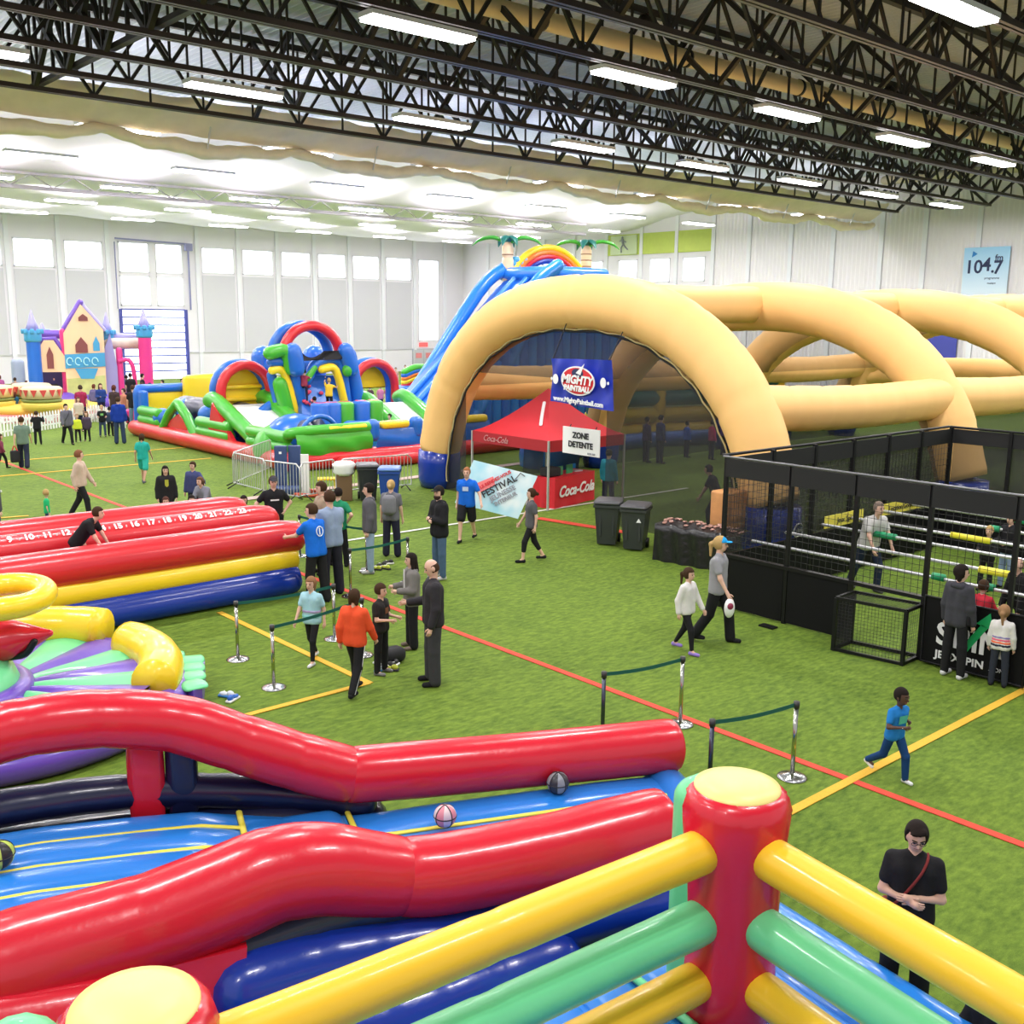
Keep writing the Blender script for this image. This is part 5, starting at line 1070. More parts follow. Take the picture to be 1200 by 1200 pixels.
def surf(prims,h,k=.03,cut=None,pad=.04):
    lo=np.array([1e9]*3);hi=-lo
    for p in prims:
        if p[0]=='c':
            for q,r in ((p[1],p[3]),(p[2],p[4])): lo=np.minimum(lo,np.array(q)-r);hi=np.maximum(hi,np.array(q)+r)
        else: r=max(p[2]); lo=np.minimum(lo,np.array(p[1])-r);hi=np.maximum(hi,np.array(p[1])+r)
    lo-=pad+h;hi+=pad+h; n=np.ceil((hi-lo)/h).astype(int)+1
    ax=[lo[i]+h*np.arange(n[i]) for i in range(3)]; X=np.stack(np.meshgrid(*ax,indexing='ij'),-1)
    d=sdf(X,prims,k)
    if cut is not None: d=np.maximum(d,cut(X))
    d[0]=d[-1]=1;d[:,0]=d[:,-1]=1;d[:,:,0]=d[:,:,-1]=1
    return snet(d,lo,h)
POSE={
'stand':dict(aL=((-.2,.02,-1),(-.08,.22,-1)),aR=((.2,.02,-1),(.08,.22,-1)),lL=((-.06,.02,-1),(-.03,-.02,-1)),lR=((.08,.0,-1),(.05,-.02,-1))),
'walk':dict(aL=((-.2,-.3,-1),(-.1,.15,-1)),aR=((.2,.35,-1),(.08,.6,-1)),lL=((-.03,.42,-1),(-.02,.1,-1)),lR=((.03,-.22,-1),(.02,-.62,-1))),
'walk2':dict(aL=((-.2,.35,-1),(-.08,.6,-1)),aR=((.2,-.3,-1),(.1,.15,-1)),lL=((-.03,-.22,-1),(-.02,-.62,-1)),lR=((.03,.42,-1),(.02,.1,-1))),
'run':dict(aL=((-.35,-.5,-.8),(.35,.9,.1)),aR=((.4,.3,-.9),(-.6,.8,.25)),lL=((-.05,.5,-1),(-.02,.05,-1)),lR=((.05,-.3,-1),(.03,-1,-.7)),lean=6),
'folded':dict(aL=((-.22,.15,-1),(.85,.5,.12)),aR=((.22,.15,-1),(-.85,.55,.0)),lL=((-.06,.02,-1),(-.03,-.02,-1)),lR=((.08,.0,-1),(.05,-.02,-1))),
'hips':dict(aL=((-.75,-.2,-.9),(.65,.35,-.75)),aR=((.75,-.2,-.9),(-.65,.35,-.75)),lL=((-.14,.02,-1),(-.08,-.02,-1)),lR=((.14,.0,-1),(.08,-.02,-1))),
'reach':dict(aL=((-.15,.75,-.55),(.0,1,-.1)),aR=((.2,.6,-.75),(.0,1,-.15)),lL=((-.06,.1,-1),(-.03,-.1,-1)),lR=((.08,-.05,-1),(.05,-.15,-1)),lean=8),
'offer':dict(aL=((-.2,.02,-1),(-.08,.3,-1)),aR=((.2,.2,-1),(.15,.95,-.1)),lL=((-.06,.02,-1),(-.03,-.02,-1)),lR=((.08,.05,-1),(.05,-.02,-1))),
'hold':dict(aL=((-.2,.15,-1),(.25,.9,.0)),aR=((.2,.15,-1),(-.25,.9,.05)),lL=((-.06,.02,-1),(-.03,-.02,-1)),lR=((.08,.0,-1),(.05,-.02,-1))),
'photo':dict(aL=((-.3,.5,-.4),(.15,.5,.8)),aR=((.3,.5,-.4),(-.15,.5,.8)),lL=((-.06,.02,-1),(-.03,-.02,-1)),lR=((.08,.0,-1),(.05,-.02,-1))),
'climb':dict(aL=((-.3,.5,.6),(.0,.5,.8)),aR=((.4,.5,-.2),(.0,.8,.4)),lL=((-.15,.7,-.7),(0,-.1,-1)),lR=((.08,.1,-1),(.05,-.1,-1)),lean=5),
'sit':dict(aL=((-.2,.3,-.8),(.1,.8,-.2)),aR=((.2,.3,-.8),(-.1,.8,-.2)),lL=((-.12,1,-.1),(0,.1,-1)),lR=((.12,1,-.1),(0,.1,-1))),
'push':dict(aL=((-.1,.45,-.9),(.0,.45,-.85)),aR=((.1,.45,-.9),(.0,.5,-.8)),lL=((-.06,.45,-1),(-.03,-.1,-1)),lR=((.08,-.35,-1),(.05,-.4,-1)),lean=20),
'crawl':dict(aL=((-.15,.5,-.9),(-.05,.05,-1)),aR=((.2,.3,-1),(.1,.1,-1)),lL=((-.1,.5,-.8),(0,-.9,-.4)),lR=((.1,.2,-1),(0,-.9,-.4)),lean=50),
}
SKIN={'l':(.68,.42,.31),'m':(.5,.28,.18),'d':(.1,.045,.028)}
NP=0
def person(x,y,top,face,label,pose='stand',shirt=((.1,.1,.1),'long'),pants=((.02,.02,.03),'long'),shoes=(.03,.03,.03),hair=((.06,.035,.02),'short'),skin='l',pos=None,H=None,head=(0,0),extra=None,group=None,build=1.,mod=None,hood=False,child=False):
    global NP; NP+=1
    P0=Vector(pos) if pos is not None else at(x,y)
    ht_=H if H else height_at(P0,top)-P0.z
    S_=ht_/1.75; dep=depth(P0); dep=max(dep,6)
    kid=ht_<1.45 if not child else True
    hs=1.0 if not kid else min(1.45,(1.75/ht_)*.78+.12)   # head relative to scaled body
    h=max(.0115,min(.04,dep*.00095))/S_
    if top and pose in('crawl','sit','push') and H: pass
    ps=dict(POSE[pose]); 
    if mod: ps.update(mod)
    n=lambda v:np.array(v,float)/np.linalg.norm(v)
    lean=math.radians(ps.get('lean',0)); cl_,sl_=math.cos(lean),math.sin(lean)
    rot=lambda v:np.array([v[0],v[1]*cl_+v[2]*sl_,-v[1]*sl_+v[2]*cl_])
    pel=np.array([0,0,.95]); bw=build
    up=lambda z,x_=0,y_=0: pel+rot(np.array([x_,y_,z-.95]))
    J={}
    for s_,sg in (('L',-1),('R',1)):
        hip=pel+np.array([.09*sg,0,-.03]); a,b=n(ps['l'+s_][0]),n(ps['l'+s_][1]); kn=hip+a*.44; an=kn+b*.43
        sh=up(1.395,.172*sg*bw); c,d=ps['a'+s_]; c=n(rot(np.array(c))) if ps.get('lean',0)<15 else n(c); d=n(rot(np.array(d))) if ps.get('lean',0)<15 else n(d); el=sh+c*.29; wr=el+d*.25
        J[s_]=(hip,kn,an,sh,el,wr,d)
    low=min(J['L'][2][2],J['R'][2][2])-.07
    yaw,pit=math.radians(head[0]),math.radians(head[1])
    neck=up(1.47); hc=up(1.47)+rot(np.array([0,.015,.155 if not kid else .15*hs])) ; Rz=np.array([[math.cos(yaw),-math.sin(yaw),0],[math.sin(yaw),math.cos(yaw),0],[0,0,1]]); Rx=np.array([[1,0,0],[0,math.cos(pit),-math.sin(pit)],[0,math.sin(pit),math.cos(pit)]]); Rl=np.array([[1,0,0],[0,cl_**.5 if cl_>0 else 0,0],[0,0,1]]); HR=Rz@Rx
    hp=lambda v:hc+HR@(np.array(v)*hs)
    HRt=HR
    # ---- continuous body
    B=[('c',up(.97,-.07*bw),up(1.12,-.055*bw),.11*bw,.1*bw),('c',up(.97,.07*bw),up(1.12,.055*bw),.11*bw,.1*bw),('c',up(1.12,-.055*bw),up(1.33,-.085*bw),.1*bw,.105*bw),('c',up(1.12,.055*bw),up(1.33,.085*bw),.1*bw,.105*bw),('c',up(1.375,-.12*bw),up(1.375,.12*bw),.06,.06),('c',up(1.45,-.02),up(1.385,-.12),.045,.05),('c',up(1.45,.02),up(1.385,.12),.045,.05),('c',up(1.36),hc-HR@np.array([0,.01,.06]),.062,.05)]
    for s_ in 'LR':
        hip,kn,an,sh,el,wr,d=J[s_]
        B+= [('c',hip,kn,.085*bw,.056),('c',kn,an,.056,.036),('c',an,an+np.array([0,.13,-.045]),.036,.028),('c',sh,el,.05,.038),('c',el,wr,.038,.025)]
        hd=wr+d*.075; B.append(('c',wr,hd,.025,.034))
    B.append(('e',hp((0,0,.015)),np.array((.076,.095,.112))*hs,HRt)); B.append(('e',hp((0,.02,-.05)),np.array((.056,.07,.062))*hs,HRt)); B.append(('c',hp((0,.09,-.0)),hp((0,.112,-.02)),.012*hs,.014*hs))
    for sg in(-1,1): B.append(('e',hp((.077*sg,-.005,.0)),np.array((.012,.022,.032))*hs,HRt))
    V,F=surf(B,h,.022); Vs=[V];Fs=[F]; mi=[np.zeros(len(F),int)]
    # fingers: four unequal bent fingers and a thumb from the side of each palm
    if dep<34:
        nv=len(V); GV=G()
        for s_,sg in (('L',-1),('R',1)):
            wr,d=J[s_][5],Vector(J[s_][6]); pc=Vector(wr)+d*.075; inn=Vector((-sg,0,0)); side=d.cross(inn); 
            if side.length<.2: side=Vector((0,1,0))
            side.normalize(); inn=side.cross(d).normalized()*(1 if side.cross(d).dot(Vector((-sg,0,0)))>=0 else -1)
            if side.y<0: side=-side
            for i,(o_,L_) in enumerate(((.027,.068),(.009,.077),(-.009,.07),(-.026,.055))):
                a=pc+side*o_; GV.tube([a,a+d*L_*.5+inn*.006,a+d*L_*.85+inn*.03],[.0095,.009,.006],6,cap='soft')
            a=Vector(wr)+d*.03+side*.026; GV.tube([a,a+side*.025+d*.03+inn*.01,a+side*.03+d*.058+inn*.02],[.011,.01,.007],6,cap='soft')
        tv_=[f for f in GV.F]; GVv=np.array([tuple(v) for v in GV.V]); Fq=[(f[0],f[1],f[2],f[3] if len(f)>3 else f[2]) for f in tv_ if len(f)==4]; Vs.append(GVv); Fs.append(np.array(Fq)+nv); mi.append(np.zeros(len(Fq),int))
    ang=math.radians(face)
    # facing: 0 towards the camera, 90 towards the right of the picture
    dcam=Vector((P0.x,P0.y,0)).normalized(); rr=Vector((dcam.y,-dcam.x,0)); fw_=(-dcam)*math.cos(ang)+rr*math.sin(ang); rt_=Vector((fw_.y,-fw_.x,0))
    M=np.array([[rt_.x,fw_.x,0],[rt_.y,fw_.y,0],[0,0,1]])
    toW=lambda v:(np.asarray(v)-np.array([0,0,low]))@M.T*S_
    root=thing('person',label,'person',P0,group)
    def add(nm,V,F,c,parent=root,rough=.8,**k):
        if isinstance(c,tuple) : c=cloth(c)
        me=mesh_arrays(nm,toW(V),F); o=link(nm,me,c,parent,**k); WM[o.name]=WM[root.name]; return o
    sk=mat('skin_'+skin,SKIN[skin],.55,noise=.06,nscale=8)
    body=add('body',np.concatenate(Vs),np.concatenate(Fs),sk)
    def small(nm,g,c,parent=body,**k):
        me=mesh_arrays(nm,toW(np.array([tuple(v) for v in g.V])),g.F); o=link(nm,me,c,parent,**k); WM[o.name]=WM[root.name]; return o
    if dep<34:
        for sg in (-1,1):
            e=hp((.032*sg,.086,.012)); g=G().ball(e,.0135*hs,(1.2,.7,.75),8,6); small('eye',g,mat('eye_dark',(.03,.02,.02),.3))
            g=G().tube([hp((.014*sg,.097,.034)),hp((.05*sg,.083,.036))],.0045*hs,5); small('eyebrow',g,cloth(hair[0]))
        g=G().tube([hp((-.024,.08,-.052)),hp((0,.0885,-.055)),hp((.024,.08,-.052))],.0055*hs,6); small('mouth',g,mat('lips',(.42,.13,.11),.5))
    # ---- clothes
    def tor(e,z0=.93,sl=1.): 
        L=[('c',up(z0,-.07*bw),up(1.12,-.06*bw),.115*bw+e,.105*bw+e),('c',up(z0,.07*bw),up(1.12,.06*bw),.115*bw+e,.105*bw+e),('c',up(1.12,-.06*bw),up(1.33,-.088*bw),.105*bw+e,.107*bw+e),('c',up(1.12,.06*bw),up(1.33,.088*bw),.105*bw+e,.107*bw+e),('c',up(1.375,-.12*bw),up(1.375,.12*bw),.066+e*.6,.066+e*.6)]
        for s_ in 'LR':
            hip,kn,an,sh,el,wr,d=J[s_]
            if sl<=1: q=sh+(el-sh)*sl; L.append(('c',sh,q,.058+e*.6,.052+e*.6))
            else: L+= [('c',sh,el,.056+e,.046+e),('c',el,el+(wr-el)*(sl-1),.046+e,.034+e)]
        L+= [('c',up(1.45,.03*g_),up(1.385,.13*g_),.05+e*.4,.055+e*.5) for g_ in(-1,1)]
        return L
    sc_,kind=shirt[0],shirt[1]
    cutz=.86 if kind in('coat','long','jacket') else .9
    up_n=rot(np.array([0,0,1.])); 
    def cutf(zc): 
        c0=up(zc); return lambda X:-((X-c0)@up_n)
    if kind=='short': V,F=surf(tor(.018,.9,.62),h,.025,cutf(.83))
    elif kind=='long': V,F=surf(tor(.02,.9,1.93),h,.025,cutf(.83))
    elif kind=='jacket': V,F=surf(tor(.027,.88,1.95),h,.03,cutf(.79))
    elif kind=='coat': V,F=surf(tor(.036,.8,1.95),h,.03,cutf(.6))
    so=add('shirt' if kind in('short','long') else 'jacket',V,F,sc_)
    if hood or kind in('jacket',):
        V,F=surf([('c',up(1.44,-.07,-.06),up(1.44,.07,-.06),.05,.05)],h,.02); add('collar',V,F,sc_,so)
    if extra and 'stripe' in extra:
        for zc,cc in extra['stripe']: V,F=surf(tor(.026,.9,.1),h,.025,lambda X,zc=zc:np.abs((X-up(zc))@up_n)-.03); add('stripe',V,F,cc,so)
    pc_,pk=pants
    def legs(e,f1=2.,w=1.):
        L=[('c',up(.92,-.065*bw),up(.92,.065*bw),.102*bw+e,.102*bw+e)]
        for s_ in 'LR':
            hip,kn,an,*_r=J[s_]; 
            if f1<=1: L.append(('c',hip,hip+(kn-hip)*f1,.086*bw+e,.08+e))
            else: L+=[('c',hip,kn,.084*bw+e,.062+e),('c',kn,kn+(an-kn)*(f1-1),.064+e,(.05*w)+e)]
        return L
    f1,e={'long':(1.97,.012),'wide':(1.98,.02),'tight':(1.92,.002),'short':(.85,.025),'capri':(1.5,.006)}[pk]
    V,F=surf(legs(e,f1,1.25 if pk=='wide' else (1. if pk!='tight' else .8)),h,.02,lambda X:(X-up(.91))@up_n); add('trousers' if pk not in('short',) else 'shorts',V,F,pc_)
    for s_ in 'LR':
        an=J[s_][2]; kn=J[s_][1]; dz=(an-kn); ft=np.array([0,1.,0]); 
        if dz[1]<-.25: ft=n(np.array([0,.75,-.6]))   # heel lifted behind
        heel=an+np.array([0,-.03,-.03]); toe=an+ft*.15+np.array([0,0,-.035 if ft[1]>.9 else -.01])
        V,F=surf([('c',heel,toe,.042,.036),('c',an+np.array([0,0,-.01]),heel,.045,.042)],h*.9,.02); o=add('shoe',V,F,shoes)
    # ---- hair / hat
    hcx,hk=hair
    if hk!='bald':
        hr=hc+HR@(np.array([0,-.012,.028])*hs)
        fy=.05 if hk in('short','cap') else .06
        def hcut(X):
            Y=(X-hc)@HR/hs; face_=np.minimum(Y[...,1]-.028+.0*Y[...,2],-(Y[...,2]-.062))   # inside face region if y>.028 and z<.062
            if hk=='pixie': return np.maximum(np.minimum(Y[...,1]-.04+.35*Y[...,0],.085-Y[...,2]),-(Y[...,2]+.05))
            low_=-(Y[...,2]+(.045 if hk in('short','cap','crop') else .2))
            return np.maximum(np.minimum(Y[...,1]-.03,.062-Y[...,2]),low_) if True else 0
        e_=.014 if hk!='crop' else .006; Hh_=[('e',hr,np.array((.082+e_,.1+e_,.107+e_))*hs,HRt)]
        if hk=='long': Hh_+= [('c',hp((-.035,-.06,-.02)),up(1.3,-.05,-.1),.06*hs,.045),('c',hp((.035,-.06,-.02)),up(1.3,.05,-.1),.06*hs,.045),('c',hp((.07,-.01,.0)),up(1.36,.1,-.0),.03*hs,.025),('c',hp((-.07,-.01,.0)),up(1.36,-.1,-.0),.03*hs,.025)]
        if hk=='pixie': Hh_+= [('c',hp((-.06,-.01,.03)),hp((-.07,.0,-.03)),.03*hs,.022*hs),('c',hp((.06,-.01,.03)),hp((.075,.02,-.04)),.035*hs,.022*hs),('c',hp((-.03,.055,.1)),hp((.06,.07,.065)),.03*hs,.028*hs)]
        if hk=='bob': Hh_+= [('c',hp((-.05,-.04,.0)),hp((-.055,-.04,-.09)),.045*hs,.035*hs),('c',hp((.05,-.04,.0)),hp((.055,-.04,-.09)),.045*hs,.035*hs)]
        if hk in('tail','bun'): Hh_+= [('c',hp((0,-.1,.03)),hp((0,-.15,.0)),.04*hs,.04*hs)]
        if hk=='tail': Hh_+= [('c',hp((0,-.15,.0)),hp((.02,-.15,-.19)),.035*hs,.018*hs)]
        V,F=surf(Hh_,max(h*.7,.008),.02,hcut); ho=add('hair',V,F,hcx,body)
    elif hk=='bald':
        def hc2(X): Y=(X-hc)@HR/hs; return np.maximum(np.maximum(Y[...,1]-.02,Y[...,2]-.06),-(Y[...,2]+.05))
        V,F=surf([('e',hc,np.array((.082,.104,.112))*hs,HRt)],max(h*.7,.008),.02,hc2); add('hair',V,F,hcx,body)
    ex=extra or {}
    if 'cap' in ex:
        def cc_(X): Y=(X-hc)@HR/hs; return -(Y[...,2]-.045)
        V,F=surf([('e',hc+HR@(np.array([0,-.005,.03])*hs),np.array((.094,.114,.115))*hs,HRt)],max(h*.7,.008),.02,cc_); co=add('cap',V,F,ex['cap'])
        g=G().ball(hp((0,.12,.055)),.07*hs,(1.0,1.0,.16),12,6); small('brim',g,cloth(ex['cap']),co)
    if 'beard' in ex:
        V,F=surf([('e',hp((0,.04,-.07)),np.array((.066,.068,.06))*hs,HRt)],max(h*.7,.009),.02,lambda X:((X-hc)@HR/hs)[...,2]+.045); add('beard',V,F,ex['beard'],body)
    if 'glasses' in ex:
        for sg in(-1,1): c_=hp((.034*sg,.1,.012)); xr=HR@np.array([1,0,0]); zr_=HR@np.array([0,0,1]); g=G().tube([tuple(c_+xr*.024*math.cos(a)+zr_*.018*math.sin(a)) for a in np.linspace(0,2*math.pi,14,endpoint=False)],.0028,5,closed=True); small('spectacle_rim',g,PBLK)
        g=G().tube([tuple(hp((-.012,.103,.014))),tuple(hp((.012,.103,.014)))],.0028,5); small('spectacle_bridge',g,PBLK)
    if 'print' in ex:
        c_,w_,h2=ex['print'][:3]; back=len(ex['print'])>3; sgn=-1 if back else 1; zc=1.27; g=G(); R_=.125*bw+.028+.004
        def pf(s_,t_):
            xx=(s_-.5)*w_; return tuple(up(zc+(t_-.5)*h2,xx,sgn*(math.sqrt(max(.0,(.107*bw+.026)**2-max(0,abs(xx)-.088*bw)**2))+.006)))
        g.grid(pf,6,6); small('shirt_print',g,c_ if not isinstance(c_,tuple) else cloth(c_),so)
    if 'ring' in ex:
        g=G(); g.tube([tuple(up(1.27+.085*math.sin(a),.07*math.cos(a),-.152-.004*bw)) for a in np.linspace(0,2*math.pi,20,endpoint=False)],.009,5,closed=True); small('ring_logo',g,WHITE,so); g=G().tube([tuple(up(1.22,0,-.152)),tuple(up(1.32,0,-.152))],.012,6); small('logo_bar',g,WHITE,so)
    if 'strap' in ex:
        g=G(); P=[tuple(up(1.475,-.1,-.02)),tuple(up(1.45,-.1,.07)),tuple(up(1.36,-.06,.145)),tuple(up(1.2,.03,.155)),tuple(up(1.05,.12,.13)),tuple(up(.98,.17,.05))]; g.tube(P,.012,6,smooth=3); small('bag_strap',g,cloth(ex['strap']),so)
        g=G().rbox(up(.93,.2,.05),(.07,.2,.17),.03,3); small('shoulder_bag',g,cloth(ex['strap']),root)
    if 'pack' in ex: g=G().rbox(up(1.22,0,-.2),(.3,.16,.42),.07,4,.02); small('backpack',g,cloth(ex['pack']),root); g=G().tube([tuple(up(1.42,-.1,-.14)),tuple(up(1.46,-.11,.0)),tuple(up(1.3,-.11,.13)),tuple(up(1.12,-.12,.05))],.018,6,smooth=3); small('strap',g,cloth(ex['pack']),root)
    if 'sideline' in ex:
        for s_ in 'LR':
            hip,kn,an,*_r=J[s_]; sg=-1 if s_=='L' else 1; o_=np.array([.085*sg,0,0]); g=G().tube([tuple(hip+o_*1.2),tuple(kn+o_*.85),tuple(an+o_*.7)],.006,5); small('side_stripe',g,WHITE,root)
    if 'wrist' in ex: wr=J['R'][5]; g=G().ball(wr,.032,(1,1,.5),10,5); small('wristband',g,WHITE,root)
    return root,lambda s_,k=0: Vector(toW((J[s_][5]+J[s_][6]*.09)[None])[0])+P0
BK=(.015,.015,.017); JN=(.1,.17,.3); DJ=(.04,.06,.12); GY=(.13,.13,.14)
HB=(.05,.025,.012); HBL=(.45,.3,.12); HK=(.015,.01,.008)
# foreground woman
wpos=at(1056,1184); 
person(0,0,966,0,'woman in black t-shirt with glasses and short dark hair, arms folded, nearest the camera','folded',(BK,'short'),(BK,'wide'),BK,(HK,'pixie'),pos=wpos,head=(12,-18),extra={'glasses':1,'strap':(.2,.03,.03)},build=1.0)
p=at(1150,1272); person(0,0,0,-30,'child in black crouching behind the ring rope beside the woman in glasses','sit',(BK,'jacket'),(BK,'long'),BK,(HK,'short'),pos=p,H=1.05)
person(1044,913,808,48,'running boy in blue t-shirt and blue trousers crossing the yellow line','run',((.02,.2,.55),'short'),((.01,.05,.16),'long'),(.75,.75,.75),(HK,'crop'),skin='d',head=(10,-5),extra={'print':((.1,.5,.35),.2,.16),'wrist':1})
_,hw=person(838,752,628,75,'woman in grey t-shirt and bright blue cap walking right','walk',((.3,.3,.32),'short'),(BK,'wide'),BK,(HBL,'tail'),head=(10,0),extra={'cap':(.02,.35,.75)})
q=hw('R'); ob=thing('patterned_pouch','white and maroon round pouch carried by the woman in the blue cap','pouch',q-Z*.3); G().ball(q-Z*.16,.13,(.8,.6,1.3),14,8).out('pouch_body',WHITE,ob); G().ball(q-Z*.12-Fh*.05,.08,(.8,.6,.8),12,8).out('round_patch',mat('maroon',(.25,.02,.06),.6),ob)
person(803,764,666,60,'girl in white cardigan, black leggings and purple shoes walking','walk2',((.72,.7,.68),'long'),(BK,'tight'),(.3,.2,.6),(HB,'tail'))
person(622,658,572,-80,'woman in grey t-shirt and black capri leggings walking by the printed board','walk',((.1,.1,.11),'short'),(BK,'capri'),BK,(HB,'bun'))
person(547,634,547,-15,'man in royal blue t-shirt and black shorts holding the printed board','walk2',((.01,.13,.62),'short'),(BK,'short'),BK,((.3,.12,.05),'crop'),mod=dict(aL=((-.6,.2,-1),(-.3,.6,-.8))),extra={'print':((.5,.6,.8),.14,.1)})
person(515,678,571,-60,'bearded man in black hooded jacket, cap and jeans, arms crossed','folded',(BK,'jacket'),((.07,.12,.2),'long'),(.5,.5,.5),(HK,'short'),extra={'cap':BK,'beard':(.04,.02,.015)},head=(20,0))
person(483,759,650,-75,'woman with long dark hair in open grey jacket facing left','hold',((.17,.16,.15),'jacket'),(BK,'wide'),(.2,.15,.12),(HK,'long'),extra={'print':((.55,.55,.55),.1,.4)})
person(508,801,657,-80,'balding man in black sweater and charcoal trousers holding out a hand','offer',((.03,.028,.032),'long'),((.05,.05,.055),'wide'),BK,(HB,'bald'),head=(0,-18),build=1.05)
person(447,789,687,60,'boy in black t-shirt and dark track trousers facing the dark haired woman','hold',((.025,.022,.022),'short'),(BK,'long'),(.2,.2,.2),(HB,'short'),extra={'print':((.2,.08,.04),.12,.12)})
person(417,812,690,150,'boy in orange jumper and black track trousers seen from behind','walk',((.8,.09,.03),'long'),(BK,'long'),BK,(HB,'bob'),extra={'sideline':1})
person(367,776,677,-30,'girl in pastel t-shirt and black leggings walking behind the belt','walk',((.35,.6,.68),'short'),(BK,'tight'),(.75,.75,.78),((.25,.13,.06),'tail'),extra={'stripe':((1.1,(.35,.3,.5)),(1.0,(.25,.6,.6)))})
person(372,706,592,-140,'teenager in bright blue t-shirt with white ring logo leaning on the run','reach',((.01,.14,.62),'short'),(BK,'wide'),BK,(HB,'short'),head=(40,0),extra={'ring':1})
person(389,697,577,-150,'man in blue grey shirt beside the teenager in blue','stand',((.25,.32,.45),'short'),((.02,.02,.03),'wide'),BK,(HB,'short'),mod=dict(aR=((.2,.3,-1),(-.4,.9,.1))),build=1.08)
person(379,672,566,-70,'man in khaki shirt looking left behind the run','stand',((.33,.26,.18),'short'),((.03,.03,.04),'long'),BK,(HB,'short'))
person(398,663,573,150,'man in green t-shirt and dark trousers seen from behind','hips',((.02,.25,.12),'short'),(BK,'long'),BK,(HK,'short'))
person(434,671,568,-85,'man in grey hooded jacket and pale jeans facing left','stand',((.1,.1,.11),'jacket'),((.28,.38,.5),'long'),(.4,.4,.4),(HK,'short'))
person(459,652,564,165,'blonde woman in grey top with grey backpack seen from behind','stand',((.15,.15,.17),'short'),((.02,.02,.04),'wide'),BK,(HBL,'bun'),extra={'pack':(.2,.2,.22)})
person(323,655,559,10,'man in black t-shirt and cap with hands on hips','hips',(BK,'short'),(BK,'long'),BK,(HB,'short'),extra={'cap':(.05,.05,.06),'print':(WHITE,.18,.03)})
person(197,618,547,10,'woman with long dark hair in black cardigan and printed top','stand',(BK,'coat'),(BK,'long'),BK,(HK,'long'),extra={'print':((.4,.4,.05),.1,.22)})
person(229,611,542,-30,'man in navy jumper pointing left beside the run','stand',((.05,.06,.16),'long'),((.03,.03,.05),'long'),BK,(HB,'short'),mod=dict(aL=((-.6,.3,-.6),(-.5,.8,-.1))))
person(197,640,581,0,'small dark haired child before the woman in the black cardigan','stand',((.7,.65,.65),'long'),(BK,'long'),BK,((.08,.03,.02),'bob'),H=1.1)
person(227,640,578,10,'small child beside the man in navy, behind the red divider','stand',((.5,.5,.55),'short'),(BK,'long'),BK,(HK,'short'),H=1.15)
person(243,628,574,-40,'person in grey top leaning over the far red divider','push',((.2,.2,.24),'long'),(BK,'long'),BK,((.12,.06,.03),'tail'),pos=at(244,628),H=1.55)
person(288,646,580,0,'dark haired boy in striped top behind the divider end','stand',((.6,.65,.7),'long'),(DJ,'long'),BK,(HK,'bob'),H=1.25,extra={'stripe':((1.25,(.1,.2,.35)),(1.12,(.1,.2,.35)))})
bp_=at(104,655,.5); person(0,0,0,70,'boy in black t-shirt climbing between the red dividers','push',(BK,'short'),((.03,.03,.04),'long'),BK,(HB,'short'),pos=(6.05,18.6,.56),H=1.6,mod=dict(lean=38))
person(97,607,527,70,'man in cream jumper and black trousers striding right','walk2',((.55,.42,.33),'long'),(BK,'long'),(.25,.1,.1),((.2,.08,.04),'short'),head=(25,0))
person(57,624,577,90,'small blond child in green t-shirt','stand',((.02,.45,.16),'short'),(DJ,'long'),BK,(HBL,'crop'),head=(60,0))
_,hw2=person(29,549,488,175,'man in grey green t-shirt seen from behind holding a lunch bag','walk',((.15,.22,.17),'short'),((.02,.025,.05),'wide'),BK,(HB,'short'))
q=hw2('L'); lb=thing('lunch_bag','small black bag carried by the man in grey green','bag',q-Z*.6); G().rbox(q-Z*.36,(.3,.2,.42),.06,3).out('bag_body',BLKC,lb); G().tube([q-Z*.2-Rh*.1,q+Z*.02,q-Z*.2+Rh*.1],.02,6,smooth=3).out('handle',PRED,lb)
person(169,566,508,160,'girl in teal sports kit walking away','walk',((.02,.35,.3),'short'),((.03,.4,.33),'short'),(.1,.1,.12),(HB,'bob'),skin='m')
person(80,521,473,20,'woman in grey jacket with shoulder bag near the picket fence','walk',((.12,.12,.15),'jacket'),(BK,'long'),BK,(HK,'short'),head=(0,0),extra={'strap':(.04,.04,.05)})
person(92,518,487,5,'child in lime yellow top near the picket fence','stand',((.65,.75,.05),'long'),(BK,'long'),BK,((.4,.25,.15),'short'))
person(103,517,484,-20,'child in dark purple coat beside the lime yellow top','stand',((.07,.05,.08),'coat'),(BK,'long'),BK,((.2,.1,.05),'long'))
person(121,512,476,0,'boy in black t-shirt with green print, hands together','hold',(BK,'short'),(DJ,'long'),BK,(HBL,'short'),extra={'print':((.2,.5,.15),.16,.12)})
person(141,520,466,178,'person in bright blue jacket seen from behind','stand',((.01,.04,.3),'jacket'),((.03,.05,.1),'wide'),BK,(HB,'short'))
person(130,511,478,150,'dark dressed person just left of the bright blue jacket','stand',(DJ,'long'),(BK,'long'),BK,(HK,'short'))
person(158,502,452,175,'man in black t-shirt and blue jeans with a light cap','stand',(BK,'short'),((.12,.2,.3),'long'),BK,(HB,'short'),extra={'cap':(.5,.5,.5)})
person(169,498,449,160,'woman in coral pink top by the pink tower','stand',((.8,.15,.15),'long'),((.12,.03,.04),'long'),BK,(HB,'long'))
person(45,521,483,170,'person in black lifting a camera at the picket fence','photo',(BK,'jacket'),(BK,'long'),BK,(HB,'short'))
person(3,549,510,80,'person in maroon top at the left edge','walk',((.2,.04,.07),'long'),(BK,'long'),BK,(HB,'long'))
person(-1,640,586,90,'person in charcoal top cut off by the left edge beside the run','stand',((.06,.06,.07),'long'),(DJ,'long'),BK,(HB,'short'),H=1.7)
